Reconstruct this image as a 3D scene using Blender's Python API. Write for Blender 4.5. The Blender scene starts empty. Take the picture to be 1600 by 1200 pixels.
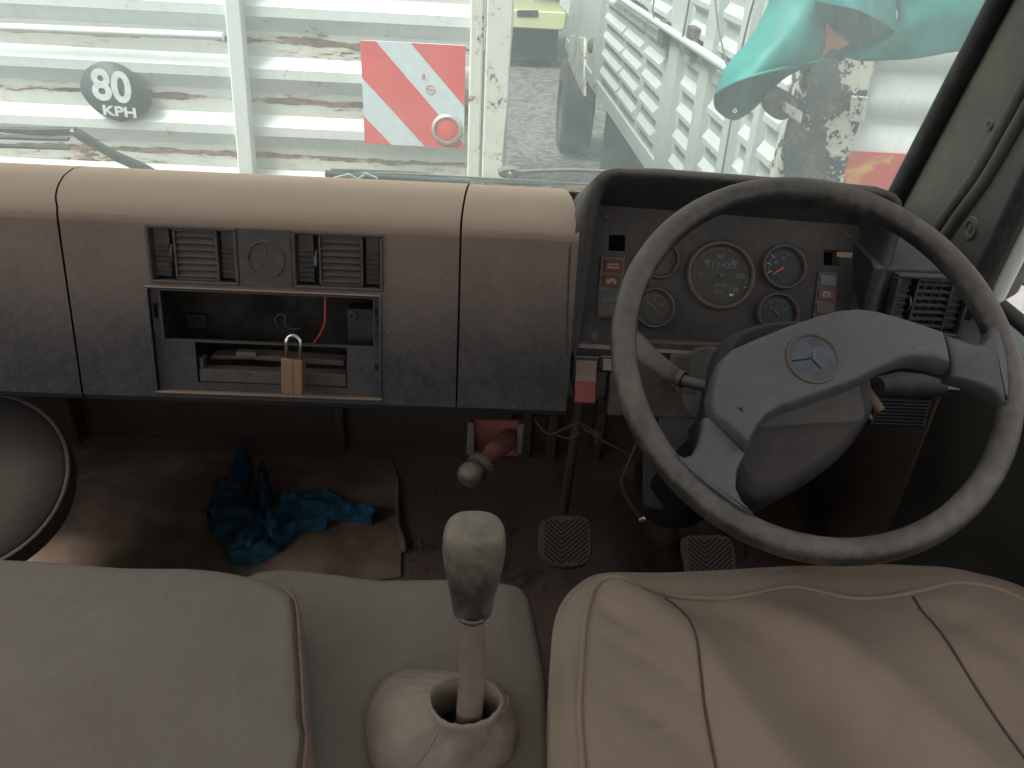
import bpy, bmesh, math, random
from mathutils import Vector, Matrix, noise
R = math.radians
random.seed(7)
scene = bpy.context.scene
COL = scene.collection
# ------------------------------------------------------------ camera
H = 2.6
F = 1250.0                      # focal length in pixels of a 1600 px wide picture
_p, _y, _r = R(31.4), R(2.5), R(3.4)
FW = Vector((math.sin(_y) * math.cos(_p), math.cos(_y) * math.cos(_p), -math.sin(_p)))
_r0 = Vector((math.cos(_y), -math.sin(_y), 0)); _u0 = _r0.cross(FW)
RT = _r0 * math.cos(_r) + _u0 * math.sin(_r)
UP = -_r0 * math.sin(_r) + _u0 * math.cos(_r)
CAM = Vector((0, 0, H))
cd = bpy.data.cameras.new('camera'); cam = bpy.data.objects.new('camera', cd); COL.objects.link(cam)
cd.sensor_width = 36; cd.lens = 36 * F / 1600; cd.clip_start = .02; cd.clip_end = 600
m = Matrix((RT, UP, -FW)).transposed().to_4x4(); m.translation = CAM; cam.matrix_world = m
scene.camera = cam
# ------------------------------------------------------------ world, sun, exposure
SUN_EL, SUN_AZ = R(60), R(245)   # azimuth clockwise from +Y
w = bpy.data.worlds.new('World'); scene.world = w; w.use_nodes = True
wn = w.node_tree.nodes; bg = wn['Background']
sky = wn.new('ShaderNodeTexSky'); sky.sky_type = 'NISHITA'; sky.sun_disc = False
sky.sun_elevation = SUN_EL; sky.sun_rotation = SUN_AZ; sky.air_density = 1.0; sky.dust_density = 4.0; sky.ozone_density = 1.0
hs = wn.new('ShaderNodeHueSaturation'); hs.inputs['Saturation'].default_value = .22      # thin white haze over the sky
w.node_tree.links.new(sky.outputs[0], hs.inputs['Color']); w.node_tree.links.new(hs.outputs[0], bg.inputs[0]); bg.inputs[1].default_value = 0.15
sl = bpy.data.lights.new('sun', 'SUN'); sl.energy = 2.0; sl.angle = R(25); sl.color = (1, .93, .84)
so = bpy.data.objects.new('sun', sl); COL.objects.link(so)
sd = Vector((math.sin(SUN_AZ) * math.cos(SUN_EL), math.cos(SUN_AZ) * math.cos(SUN_EL), math.sin(SUN_EL)))
so.rotation_euler = sd.to_track_quat('Z', 'Y').to_euler()
scene.view_settings.view_transform = 'Standard'; scene.view_settings.look = 'None'
scene.view_settings.exposure = 1.38; scene.view_settings.gamma = 1
scene.cycles.max_bounces = 10; scene.cycles.diffuse_bounces = 5; scene.cycles.transparent_max_bounces = 12
scene.cycles.caustics_reflective = False; scene.cycles.caustics_refractive = False
scene.cycles.use_denoising = True
scene.cycles.sample_clamp_indirect = 4

# ------------------------------------------------------------ real positions read off the picture
def ray(x, y):
    return (FW * F + RT * (x - 800) - UP * (y - 600)).normalized()
def atY(x, y, Y): v = ray(x, y); return CAM + v * (Y / v.y)
def atZ(x, y, Z): v = ray(x, y); return CAM + v * ((Z - H) / v.z)
def atX(x, y, X): v = ray(x, y); return CAM + v * (X / v.x)
class Fr:
    """a plane with local axes: u, v in the plane, w along its normal"""
    def __init__(s, o, u, v):
        s.o = Vector(o); s.u = Vector(u).normalized(); v = Vector(v)
        s.n = s.u.cross(v).normalized(); s.v = s.n.cross(s.u)
    def P(s, u, v, w=0): return s.o + s.u * u + s.v * v + s.n * w
    def px(s, x, y, w=0):
        d = ray(x, y); o = s.o + s.n * w; t = (o - CAM).dot(s.n) / d.dot(s.n); q = CAM + d * t - s.o
        return (q.dot(s.u), q.dot(s.v))
    def pxs(s, pts, w=0): return [s.px(x, y, w) for x, y in pts]
    def rect(s, x0, y0, x1, y1, w=0):
        ym, xm = (y0 + y1) / 2, (x0 + x1) / 2
        return (s.px(x0, ym, w)[0], s.px(xm, y1, w)[1], s.px(x1, ym, w)[0], s.px(xm, y0, w)[1])
XY = Fr((0, 0, 0), (1, 0, 0), (0, 1, 0))

# the corrugation of the left truck's tail: one fold repeats every ZPER metres of height
ZPER = atY(200, 15, 2.4).z - atY(200, 112, 2.4).z; ZB0 = atY(200, 112, 2.4).z - ZPER
# ------------------------------------------------------------ materials
def nt(name):
    m = bpy.data.materials.new(name); m.use_nodes = True; t = m.node_tree
    b = t.nodes['Principled BSDF']; return m, t, b
class NB:
    def __init__(s, t): s.t = t
    def n(s, k, **kw):
        x = s.t.nodes.new(k)
        for a, v in kw.items(): setattr(x, a, v)
        return x
    def l(s, a, b): s.t.links.new(a, b)
    def co(s): return s.n('ShaderNodeTexCoord').outputs['Object']
    def geo(s): return s.n('ShaderNodeNewGeometry')
    def noise(s, sc, det=4, rough=.55, vec=None, dist=0):
        x = s.n('ShaderNodeTexNoise'); x.inputs['Scale'].default_value = sc; x.inputs['Detail'].default_value = det
        x.inputs['Roughness'].default_value = rough; x.inputs['Distortion'].default_value = dist
        s.l(vec if vec is not None else s.co(), x.inputs['Vector']); return x.outputs['Fac']
    def ramp(s, f, a, b, c0=0, c1=1):
        x = s.n('ShaderNodeMapRange'); x.inputs['From Min'].default_value = a; x.inputs['From Max'].default_value = b
        x.inputs['To Min'].default_value = c0; x.inputs['To Max'].default_value = c1; x.interpolation_type = 'SMOOTHSTEP'
        s.l(f, x.inputs['Value']); return x.outputs[0]
    def mth(s, op, a, b):
        x = s.n('ShaderNodeMath', operation=op)
        for i, v in enumerate((a, b)):
            if isinstance(v, (int, float)): x.inputs[i].default_value = v
            else: s.l(v, x.inputs[i])
        return x.outputs[0]
    def mix(s, f, a, b):
        x = s.n('ShaderNodeMix', data_type='RGBA')
        if isinstance(f, (int, float)): x.inputs[0].default_value = f
        else: s.l(f, x.inputs[0])
        for i, v in ((6, a), (7, b)):
            if isinstance(v, tuple): x.inputs[i].default_value = (*v, 1)
            else: s.l(v, x.inputs[i])
        return x.outputs[2]
    def bump(s, h, st, d=.002):
        x = s.n('ShaderNodeBump'); x.inputs['Strength'].default_value = st; x.inputs['Distance'].default_value = d
        s.l(h, x.inputs['Height']); return x.outputs[0]
    def sep(s, v):
        x = s.n('ShaderNodeSeparateXYZ'); s.l(v, x.inputs[0]); return x.outputs
    def mapv(s, scale, vec=None):
        x = s.n('ShaderNodeMapping'); x.inputs['Scale'].default_value = scale
        s.l(vec if vec is not None else s.co(), x.inputs[0]); return x.outputs[0]

DUST = (.40, .285, .205)
def dusty(name, base, dust=DUST, amt=.35, up=.6, rough=.6, spec=.35, grain=900, zr=None, zamt=.5, metallic=0, bump=.25, spots=0.0, crease=0, mott=1.0):
    """plastic / metal / cloth with dust that settled on it: more on faces that look up, patchy, optionally more above a height"""
    m, t, b = nt(name); k = NB(t); g = k.geo(); pos = g.outputs['Position']
    nz = k.ramp(k.sep(g.outputs['Normal'])[2], -.1, .95, 0, up)
    f = k.mth('ADD', nz, amt)
    if zr:
        f = k.mth('ADD', f, k.ramp(k.sep(pos)[2], zr[0], zr[1], -zamt, zamt))
    big = k.ramp(k.noise(9, 6, .62, pos), .3, .72, -.07 * mott, .07 * mott)
    med = k.ramp(k.noise(70, 5, .6, pos), .3, .7, -.05 * mott, .05 * mott)
    f = k.mth('ADD', k.mth('ADD', f, big), med)
    fin = k.noise(grain, 2, .6, pos)
    f = k.mth('ADD', f, k.ramp(fin, .3, .7, -.06, .06))
    f.node.use_clamp = True
    c = k.mix(f, base, dust)
    if spots:
        sp = k.ramp(k.noise(240, 2, .5, pos), .72, .78, 0, spots)
        c = k.mix(sp, c, (.5, .47, .42))
    k.l(c, b.inputs['Base Color'])
    k.l(k.ramp(f, 0, .8, rough, min(1, rough + .35)), b.inputs['Roughness'])
    b.inputs['Specular IOR Level'].default_value = spec; b.inputs['Metallic'].default_value = metallic
    if bump:
        bn = k.n('ShaderNodeBump'); bn.inputs['Strength'].default_value = bump; bn.inputs['Distance'].default_value = .0006; k.l(fin, bn.inputs['Height'])
        if crease:
            b2 = k.n('ShaderNodeBump'); b2.inputs['Strength'].default_value = crease; b2.inputs['Distance'].default_value = .006
            k.l(k.noise(16, 3, .5, k.mapv((1, .45, 1), pos), 1.2), b2.inputs['Height']); k.l(b2.outputs[0], bn.inputs['Normal'])
        k.l(bn.outputs[0], b.inputs['Normal'])
    return m
def flat(name, c, rough=.6, metallic=0, var=.12, sc=60, bump=0, emit=None):
    m, t, b = nt(name); k = NB(t); pos = k.geo().outputs['Position']
    f = k.ramp(k.noise(sc, 4, .6, pos), .3, .7, 0, 1)
    k.l(k.mix(f, tuple(x * (1 - var) for x in c), tuple(min(1, x * (1 + var)) for x in c)), b.inputs['Base Color'])
    b.inputs['Roughness'].default_value = rough; b.inputs['Metallic'].default_value = metallic
    if bump: k.l(k.bump(k.noise(sc * 3, 3, .6, pos), bump, .001), b.inputs['Normal'])
    return m
def chipped(name, base=(.70, .72, .70), rust=(.2, .11, .07), amt=.5, sc=14, streak=.5, dirt=.25, stretch=(1, 1, 1), dark=(.045, .04, .038), bands=None):
    """old paint: chips down to rust or primer, soft rust stains, grime"""
    m, t, b = nt(name); k = NB(t); pos = k.geo().outputs['Position']
    v = k.mapv(stretch, pos)
    n1 = k.noise(sc, 8, .68, v, .4); n2 = k.noise(sc * 5, 6, .7, v, .3); n3 = k.noise(2.2, 4, .6, pos)
    s = k.mth('ADD', k.mth('ADD', k.mth('MULTIPLY', n1, .62), k.mth('MULTIPLY', n2, .28)), k.mth('MULTIPLY', n3, .10))
    if bands:      # rust creeps along the folds, every `per` metres of height
        fr_ = k.mth('FRACT', k.mth('MULTIPLY', k.mth('SUBTRACT', k.sep(pos)[2], bands[0]), 1 / bands[1]), 0)
        for c_, w_, a_ in bands[2]:
            dd = k.mth('ABSOLUTE', k.mth('SUBTRACT', fr_, c_), 0)
            s = k.mth('ADD', s, k.ramp(dd, 0, w_, a_, 0))
    th = .66 - amt * .16
    chip = k.ramp(s, th, th + .012)
    halo = k.ramp(s, th - .06, th + .01, 0, streak)
    st = k.ramp(k.noise(5, 6, .65, k.mapv((5, 5, .6), pos)), .5, .75, 0, dirt)
    c = k.mix(st, base, tuple(x * .62 for x in (base[0], base[1] * .93, base[2] * .84)))
    c = k.mix(halo, c, (.46, .29, .2))
    c = k.mix(chip, c, k.mix(k.ramp(n2, .4, .6), rust, dark))
    k.l(c, b.inputs['Base Color']); k.l(k.ramp(chip, 0, 1, .45, .9), b.inputs['Roughness'])
    k.l(k.bump(chip, -.3, .002), b.inputs['Normal'])
    return m
def glassy(name, haze=.2, tint=(1, 1, 1), hz=(.75, .85, .82)):
    m = bpy.data.materials.new(name); m.use_nodes = True; t = m.node_tree; k = NB(t)
    for x in list(t.nodes): t.nodes.remove(x)
    out = k.n('ShaderNodeOutputMaterial'); tr = k.n('ShaderNodeBsdfTransparent'); tr.inputs[0].default_value = (*tint, 1)
    di = k.n('ShaderNodeBsdfTranslucent'); di.inputs[0].default_value = (*hz, 1)
    d2 = k.n('ShaderNodeBsdfDiffuse'); d2.inputs[0].default_value = (*hz, 1)
    gl = k.n('ShaderNodeBsdfGlossy'); gl.inputs['Roughness'].default_value = .03
    pos = k.geo().outputs['Position']
    f = k.mth('MULTIPLY', k.ramp(k.noise(3.5, 5, .6, pos), .3, .7, .8, 1.2), haze)
    f2 = k.mth('MULTIPLY', k.ramp(k.noise(60, 6, .65, k.mapv((1, 1, .35), pos)), .35, .75, .92, 1.1), f)
    a = k.n('ShaderNodeMixShader'); a.inputs[0].default_value = .3; k.l(di.outputs[0], a.inputs[1]); k.l(d2.outputs[0], a.inputs[2])
    mx = k.n('ShaderNodeMixShader'); k.l(f2, mx.inputs[0]); k.l(tr.outputs[0], mx.inputs[1]); k.l(a.outputs[0], mx.inputs[2])
    m2 = k.n('ShaderNodeMixShader'); m2.inputs[0].default_value = .035; k.l(mx.outputs[0], m2.inputs[1]); k.l(gl.outputs[0], m2.inputs[2])
    k.l(m2.outputs[0], out.inputs[0]); return m

M = {}
M['dash'] = dusty('dusty dash plastic', (.028, .031, .036), dust=(.41, .30, .228), amt=.09, up=1.0, zr=(1.98, 2.215), zamt=.23, spots=.3, mott=.6, grain=520, bump=.6)
M['dashdark'] = dusty('dark dash plastic', (.022, .025, .029), amt=.1, up=.35, spots=.3)
M['fascia'] = dusty('instrument fascia', (.026, .03, .033), dust=(.22, .18, .15), amt=.13, up=.22, rough=.65, zr=(2.05, 2.2), zamt=.1)
M['hood'] = dusty('binnacle hood plastic', (.03, .034, .036), dust=(.3, .235, .19), amt=.06, up=.42, rough=.6)
M['wiper'] = flat('wiper black', (.012, .014, .016), .5)
M['bay'] = dusty('radio bay plastic', (.016, .022, .03), dust=(.25, .2, .165), amt=.06, up=.5, rough=.55)
M['vent'] = dusty('vent plastic', (.024, .027, .03), dust=(.26, .21, .17), amt=.16, up=.4)
M['ventr'] = dusty('clean vent plastic', (.02, .026, .033), dust=(.24, .22, .2), amt=.06, up=.4)
M['black'] = flat('dark cavity', (.006, .006, .006), .9)
M['cavity'] = flat('dusty cavity', (.03, .026, .021), .95, var=.5, sc=25)
M['wheel'] = dusty('steering wheel plastic', (.04, .045, .052), dust=(.23, .21, .19), amt=.12, up=.36, rough=.45, spec=.5, bump=.12)
M['rim'] = dusty('steering rim plastic', (.018, .017, .016), dust=(.24, .205, .165), amt=.08, up=.52, rough=.42, spec=.5, bump=.2, mott=2.2)
M['shroud'] = dusty('column shroud plastic', (.012, .012, .012), dust=(.13, .11, .095), amt=.04, up=.4)
M['rubber'] = dusty('black rubber', (.014, .015, .016), dust=(.2, .17, .15), amt=.05, up=.2, rough=.6)
M['seat'] = dusty('beige vinyl', (.265, .192, .138), dust=(.32, .24, .18), amt=.4, up=.2, rough=.62, spec=.3, grain=600, bump=.6, crease=.4, mott=1.5)
M['seat2'] = dusty('greyed vinyl', (.20, .163, .134), dust=(.252, .216, .178), amt=.4, up=.2, rough=.68, spec=.25, grain=600, bump=.6, spots=.15, crease=.35, mott=3)
M['seam'] = flat('dark seam thread', (.09, .055, .045), .8)
M['piping'] = flat('brown piping', (.2, .12, .095), .6)
M['boot'] = dusty('gear boot vinyl', (.24, .185, .145), dust=(.33, .26, .205), amt=.35, up=.3, rough=.65, grain=1100, crease=.9, mott=3)
M['knob'] = dusty('worn gear knob', (.028, .027, .024), dust=(.3, .25, .185), amt=.3, up=.42, mott=2.4, spots=.35, rough=.34, spec=.6, bump=.1, zr=(2.08, 2.125), zamt=.13)
M['lever'] = dusty('dusty lever tube', (.12, .085, .07), dust=(.26, .2, .15), amt=.5, up=.2, mott=2)
M['floor'] = dusty('dusty cab floor', (.06, .045, .038), dust=(.30, .215, .17), amt=.6, up=.1, rough=.85)
M['cloth'] = flat('blue rag cloth', (.035, .145, .26), .9, var=.45, sc=35, bump=.4)
M['card'] = flat('brown cardboard', (.32, .23, .175), .9, var=.35, sc=9, bump=.1)
M['fire'] = dusty('firewall paint', (.05, .038, .032), dust=(.2, .15, .12), amt=.4, up=.3, rough=.9)
M['brass'] = dusty('padlock brass', (.26, .155, .09), dust=(.3, .21, .145), amt=.25, up=.3, rough=.4, metallic=.5, spots=.3)
M['steel'] = flat('polished steel', (.62, .62, .6), .25, 1, var=.1)
M['silver'] = flat('emblem silver', (.115, .125, .14), .45, .3, var=.15)
M['emblemdirt'] = flat('emblem dirt', (.1, .085, .075), .8)
M['redplastic'] = flat('dull red lamp', (.12, .04, .028), .45)
M['redswitch'] = dusty('red switch', (.2, .015, .015), dust=(.3, .14, .12), amt=.15, up=.3, rough=.35)
M['greylamp'] = flat('grey lamp lens', (.1, .108, .115), .35)
M['dial'] = dusty('dusty dial', (.018, .024, .026), dust=(.14, .12, .1), amt=.45, up=.2, rough=.5, grain=300)
M['dial2'] = dusty('clean dial', (.016, .021, .023), dust=(.11, .12, .115), amt=.2, up=.1, rough=.4, grain=300)
M['tick'] = flat('dial marks', (.2, .22, .21), .6)
M['tickw'] = flat('bright dial marks', (.6, .63, .6), .5)
M['needle'] = flat('orange needle', (.75, .1, .03), .5)
M['bezel'] = dusty('gauge bezel', (.022, .022, .022), dust=(.24, .18, .145), amt=.28, up=.5, rough=.5)
M['redpaint'] = dusty('red oxide plate', (.2, .03, .025), dust=(.24, .12, .1), amt=.3, up=.4)
M['whitepaint'] = dusty('white cab paint', (.62, .66, .62), dust=(.55, .5, .42), amt=.12, up=.1, rough=.4, bump=.05)
M['greycab'] = dusty('grey green cab lining', (.066, .066, .058), dust=(.26, .22, .175), amt=.16, up=.45, rough=.6, bump=.1)
M['headliner'] = flat('pale headliner', (.6, .56, .5), .9)  # unseen lining, kept pale to bounce light into the cab
M['loose'] = dusty('loose grey cover', (.07, .075, .078), dust=(.24, .21, .18), amt=.25, up=.4, rough=.8)
M['stool'] = dusty('stool top', (.03, .026, .022), dust=(.12, .1, .085), amt=.35, up=.2, rough=.85)
M['doortrim'] = dusty('door trim', (.03, .03, .024), dust=(.1, .085, .065), amt=.25, up=.3)
M['pedal'] = dusty('rubber pedal', (.035, .03, .027), dust=(.24, .18, .145), amt=.5, up=.25, rough=.85)
M['pedalg'] = flat('pedal groove', (.035, .024, .02), .9)
M['redwire'] = flat('red wire', (.4, .045, .03), .5)
M['wire'] = flat('old wire', (.085, .07, .055), .6)
M['shroud2'] = dusty('upper shroud plastic', (.02, .02, .021), dust=(.17, .15, .13), amt=.15, up=.4)
M['wood'] = flat('dusty pale strip', (.2, .165, .145), .8, var=.35, sc=90)
M['glass'] = glassy('dusty windscreen glass', .15, (.93, .98, .96), (.76, .86, .82))
M['sideglass'] = glassy('side glass', .04)
M['asphalt'] = None
def gravel():
    m, t, b = nt('grey gravel ground'); k = NB(t); pos = k.geo().outputs['Position']
    v = k.n('ShaderNodeTexVoronoi'); v.inputs['Scale'].default_value = 17; k.l(pos, v.inputs['Vector'])
    s = k.sep(v.outputs['Color'])[0]
    n = k.noise(1.3, 5, .6, pos)
    c = k.mix(k.ramp(s, 0, 1), (.02, .021, .021), (.12, .12, .115))
    c = k.mix(k.ramp(k.noise(38, 3, .6, pos), .66, .72, 0, .7), c, (.34, .34, .32))
    c = k.mix(k.ramp(n, .35, .7, 0, .4), c, (.1, .095, .085))
    k.l(c, b.inputs['Base Color']); b.inputs['Roughness'].default_value = .9
    k.l(k.bump(v.outputs['Distance'], .8, .02), b.inputs['Normal']); return m
M['gravel'] = gravel()
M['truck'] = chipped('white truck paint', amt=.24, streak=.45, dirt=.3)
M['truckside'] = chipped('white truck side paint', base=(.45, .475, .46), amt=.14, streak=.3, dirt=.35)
M['seamrust'] = chipped('rusty weld seam', base=(.72, .72, .67), rust=(.33, .18, .115), amt=.56, sc=5, dark=(.12, .07, .05), bands=(ZB0, ZPER, ((.60, .10, .12), (.98, .05, .06), (.0, .03, .06))), streak=.55, stretch=(.7, 1, 3.5))
M['post'] = chipped('chipped cream post', base=(.66, .65, .58), rust=(.17, .11, .075), amt=.6, sc=16, streak=.4)
M['postr'] = chipped('rust speckled post', base=(.66, .65, .56), rust=(.22, .13, .085), amt=1.15, sc=22, streak=.5)
M['postbad'] = chipped('badly chipped post', base=(.7, .69, .6), rust=(.09, .075, .065), amt=.95, sc=11, streak=.25)
M['dark'] = chipped('peeled dark metal', base=(.085, .08, .075), rust=(.05, .04, .035), amt=.5)
M['tyre'] = flat('tyre rubber', (.02, .02, .02), .85, bump=.3)
M['chassis'] = flat('dark chassis', (.03, .032, .033), .8)
M['refred'] = flat('reflective red', (.72, .06, .06), .4, var=.06, sc=12)
M['refwhite'] = flat('reflective silver white', (.62, .68, .72), .35, var=.05)
M['discblack'] = flat('speed disc black', (.035, .05, .055), .55, var=.2)
M['discwhite'] = flat('speed disc white', (.66, .7, .7), .6)
M['lampring'] = flat('chromed lamp ring', (.5, .47, .42), .35, .6)
M['tarp'] = flat('turquoise tarpaulin', (.01, .165, .15), .6, var=.18, sc=7, bump=.15)
M['tarpshade'] = flat('shade-darkened tarpaulin', (.02, .1, .11), .6, var=.15, sc=9)  # darker copy of the tarpaulin, the shade of its inside put into the colour
M['orange'] = flat('orange cloth', (.65, .2, .08), .8)
def poster():
    m, t, b = nt('red and yellow faded sticker'); k = NB(t); pos = k.geo().outputs['Position']
    x = k.n('ShaderNodeMapping'); x.inputs['Rotation'].default_value = (0, R(35), 0); x.inputs['Scale'].default_value = (1, 1, 2.5)
    k.l(pos, x.inputs[0]); f = k.ramp(k.noise(5.5, 3, .5, x.outputs[0], .8), .44, .56)
    k.l(k.mix(f, (.7, .1, .07), (.78, .42, .1)), b.inputs['Base Color']); b.inputs['Roughness'].default_value = .5; return m
M['poster'] = poster()
M['yellow'] = flat('pale yellow paint', (.55, .54, .30), .5, var=.06, sc=4)
M['peach'] = chipped('sun bleached boards', base=(.7, .56, .45), rust=(.3, .14, .08), amt=.5, sc=6)
M['rope'] = flat('old rope', (.1, .09, .075), .9)

# ------------------------------------------------------------ mesh helpers
class MB:
    def __init__(s): s.b = bmesh.new(); s.mats = []
    def mi(s, mat):
        mat = mat or (s.mats[0] if s.mats else None)
        if mat is None: return 0
        if mat not in s.mats: s.mats.append(mat)
        return s.mats.index(mat)
    def face(s, pts, mat=None):
        f = s.b.faces.new([s.b.verts.new(Vector(p)) for p in pts]); f.material_index = s.mi(mat); return f
    def prism(s, fr, uv, w0, w1, inset=0, mat=None, steps=None):
        """extrude outline uv from w0 (back) to w1 (front); steps = [(w, inset)...] for shaped fronts"""
        n = len(uv); i = s.mi(mat)
        area = sum(uv[k][0] * uv[(k + 1) % n][1] - uv[(k + 1) % n][0] * uv[k][1] for k in range(n))
        sg = 1 if area > 0 else -1
        nr = []
        for k in range(n):
            a, b, c = Vector(uv[k - 1]), Vector(uv[k]), Vector(uv[(k + 1) % n])
            e1 = (b - a).normalized(); e2 = (c - b).normalized()
            n1 = Vector((-e1.y, e1.x)) * sg; n2 = Vector((-e2.y, e2.x)) * sg
            q = (n1 + n2); q = q / max(.5, q.dot(n1)) if q.length > 1e-6 else n1
            nr.append(q)
        rings = []
        for (w, ins) in (steps or [(w0, 0), (w1, inset)]):
            rings.append([s.b.verts.new(fr.P(uv[k][0] + nr[k].x * ins, uv[k][1] + nr[k].y * ins, w)) for k in range(n)])
        for r0, r1 in zip(rings, rings[1:]):
            for k in range(n):
                s.b.faces.new((r0[k], r0[(k + 1) % n], r1[(k + 1) % n], r1[k])).material_index = i
        s.b.faces.new(rings[0][::-1]).material_index = i; s.b.faces.new(rings[-1]).material_index = i
    def box(s, fr, u0, v0, u1, v1, w0, w1, mat=None, inset=0):
        s.prism(fr, [(u0, v0), (u1, v0), (u1, v1), (u0, v1)], w0, w1, inset, mat)
    def bx(s, x0, y0, z0, x1, y1, z1, mat=None): s.box(XY, x0, y0, x1, y1, z0, z1, mat)
    def tube(s, pts, r, mat=None, seg=10, cap=True, flat=1.0):
        i = s.mi(mat); pts = [Vector(p) for p in pts]; n = len(pts)
        rs = r if isinstance(r, (list, tuple)) else [r] * n
        rings = []; ref = None
        for k in range(n):
            t = (pts[min(k + 1, n - 1)] - pts[max(k - 1, 0)]).normalized()
            if ref is None: ref = t.orthogonal().normalized()
            a = (ref - t * ref.dot(t)).normalized(); bb = t.cross(a); ref = a
            rings.append([s.b.verts.new(pts[k] + (a * math.cos(q) + bb * math.sin(q) * flat) * rs[k]) for q in [2 * math.pi * j / seg for j in range(seg)]])
        for r0, r1 in zip(rings, rings[1:]):
            for j in range(seg): s.b.faces.new((r0[j], r0[(j + 1) % seg], r1[(j + 1) % seg], r1[j])).material_index = i
        if cap: s.b.faces.new(rings[0][::-1]).material_index = i; s.b.faces.new(rings[-1]).material_index = i
    def lathe(s, o, ax, prof, mat=None, seg=48, closed=False):
        """prof = [(radius, height)], round axis ax from o"""
        i = s.mi(mat); ax = Vector(ax).normalized(); a = ax.orthogonal().normalized(); b2 = ax.cross(a); o = Vector(o); rings = []
        for (r, h) in prof:
            if r < 1e-6: rings.append([s.b.verts.new(o + ax * h)])
            else: rings.append([s.b.verts.new(o + ax * h + (a * math.cos(q) + b2 * math.sin(q)) * r) for q in [2 * math.pi * j / seg for j in range(seg)]])
        pr = list(zip(rings, rings[1:])) + ([(rings[-1], rings[0])] if closed else [])
        for r0, r1 in pr:
            for j in range(seg):
                k = (j + 1) % seg
                if len(r0) == 1 and len(r1) == 1: continue
                if len(r0) == 1: s.b.faces.new((r0[0], r1[k], r1[j])).material_index = i
                elif len(r1) == 1: s.b.faces.new((r0[j], r0[k], r1[0])).material_index = i
                else: s.b.faces.new((r0[j], r0[k], r1[k], r1[j])).material_index = i
    def grid(s, rows, mat=None, wrap=False):
        i = s.mi(mat); vs = [[s.b.verts.new(Vector(p)) for p in r] for r in rows]
        for a, b in zip(vs, vs[1:]):
            n = len(a)
            for j in range(n if wrap else n - 1):
                k = (j + 1) % n; s.b.faces.new((a[j], a[k], b[k], b[j])).material_index = i
        return vs
    def text(s, fr, u, v, w, body, size, mat, ang=0, depth=.0004, bold=0, sx=1.0):
        cu = bpy.data.curves.new('t', 'FONT'); cu.body = body; cu.size = size; cu.align_x = 'CENTER'; cu.align_y = 'CENTER'
        cu.extrude = depth; cu.offset = bold
        ob = bpy.data.objects.new('t', cu); COL.objects.link(ob)
        dg = bpy.context.evaluated_depsgraph_get(); me = bpy.data.meshes.new_from_object(ob.evaluated_get(dg))
        bpy.data.objects.remove(ob); bpy.data.curves.remove(cu); i = s.mi(mat)
        vs = []
        for x in me.vertices:
            a, b = x.co.x * sx, x.co.y; a, b = a * math.cos(ang) - b * math.sin(ang), a * math.sin(ang) + b * math.cos(ang)
            vs.append(s.b.verts.new(fr.P(u + a, v + b, w + x.co.z)))
        for p in me.polygons:
            try: s.b.faces.new([vs[j] for j in p.vertices]).material_index = i
            except ValueError: pass
        bpy.data.meshes.remove(me)
    def build(s, name, mat=None, parent=None, bevel=0, seg=2, sub=0, sharp=38, label=None, solid=0):
        if mat is not None and not s.mats: s.mats.append(mat)
        bmesh.ops.recalc_face_normals(s.b, faces=s.b.faces)
        if sharp: 
            for e in s.b.edges:
                if len(e.link_faces) == 2: e.smooth = e.calc_face_angle(0) < R(sharp)
        for f in s.b.faces: f.smooth = True
        if parent is not None: off = world_loc(parent)
        else:
            xs = [v.co for v in s.b.verts]
            off = Vector(((min(p.x for p in xs) + max(p.x for p in xs)) / 2, (min(p.y for p in xs) + max(p.y for p in xs)) / 2, min(p.z for p in xs)))
        bmesh.ops.translate(s.b, vec=-off, verts=s.b.verts)
        me = bpy.data.meshes.new(name); s.b.to_mesh(me); s.b.free()
        for x in s.mats: me.materials.append(x)
        o = bpy.data.objects.new(name, me); COL.objects.link(o)
        if parent is not None: o.parent = parent
        else: o.location = off
        if sub: mm = o.modifiers.new('sub', 'SUBSURF'); mm.levels = mm.render_levels = sub
        if solid: mm = o.modifiers.new('solid', 'SOLIDIFY'); mm.thickness = solid; mm.offset = 0
        if bevel:
            mm = o.modifiers.new('bev', 'BEVEL'); mm.width = bevel; mm.segments = seg; mm.limit_method = 'ANGLE'; mm.angle_limit = R(32); mm.harden_normals = True
        if label: o['label'] = label
        return o
def world_loc(o):
    v = Vector(o.location)
    while o.parent: o = o.parent; v = v + o.location
    return v
def thing(name, label, cat, loc, group=None):
    o = bpy.data.objects.new(name, None); o.empty_display_size = .05; COL.objects.link(o); o.location = loc
    o['label'] = label; o['category'] = cat
    if group: o['group'] = group
    return o
def tag(o, label, cat, group=None):
    o['label'] = label; o['category'] = cat
    if group: o['group'] = group
    return o
def copy_tree(o, parent, delta=None):
    c = o.copy(); COL.objects.link(c); c.parent = parent
    if delta is not None: c.location = Vector(o.location) + delta
    for ch in [x for x in bpy.data.objects if x.parent == o]:
        copy_tree(ch, c)
    return c
def arc(c, r, a0, a1, n): return [(c[0] + r * math.cos(R(a0 + (a1 - a0) * i / n)), c[1] + r * math.sin(R(a0 + (a1 - a0) * i / n))) for i in range(n + 1)]
def rrect(u0, v0, u1, v1, r, n=4):
    return arc((u1 - r, v0 + r), r, -90, 0, n) + arc((u1 - r, v1 - r), r, 0, 90, n) + arc((u0 + r, v1 - r), r, 90, 180, n) + arc((u0 + r, v0 + r), r, 180, 270, n)
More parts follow.
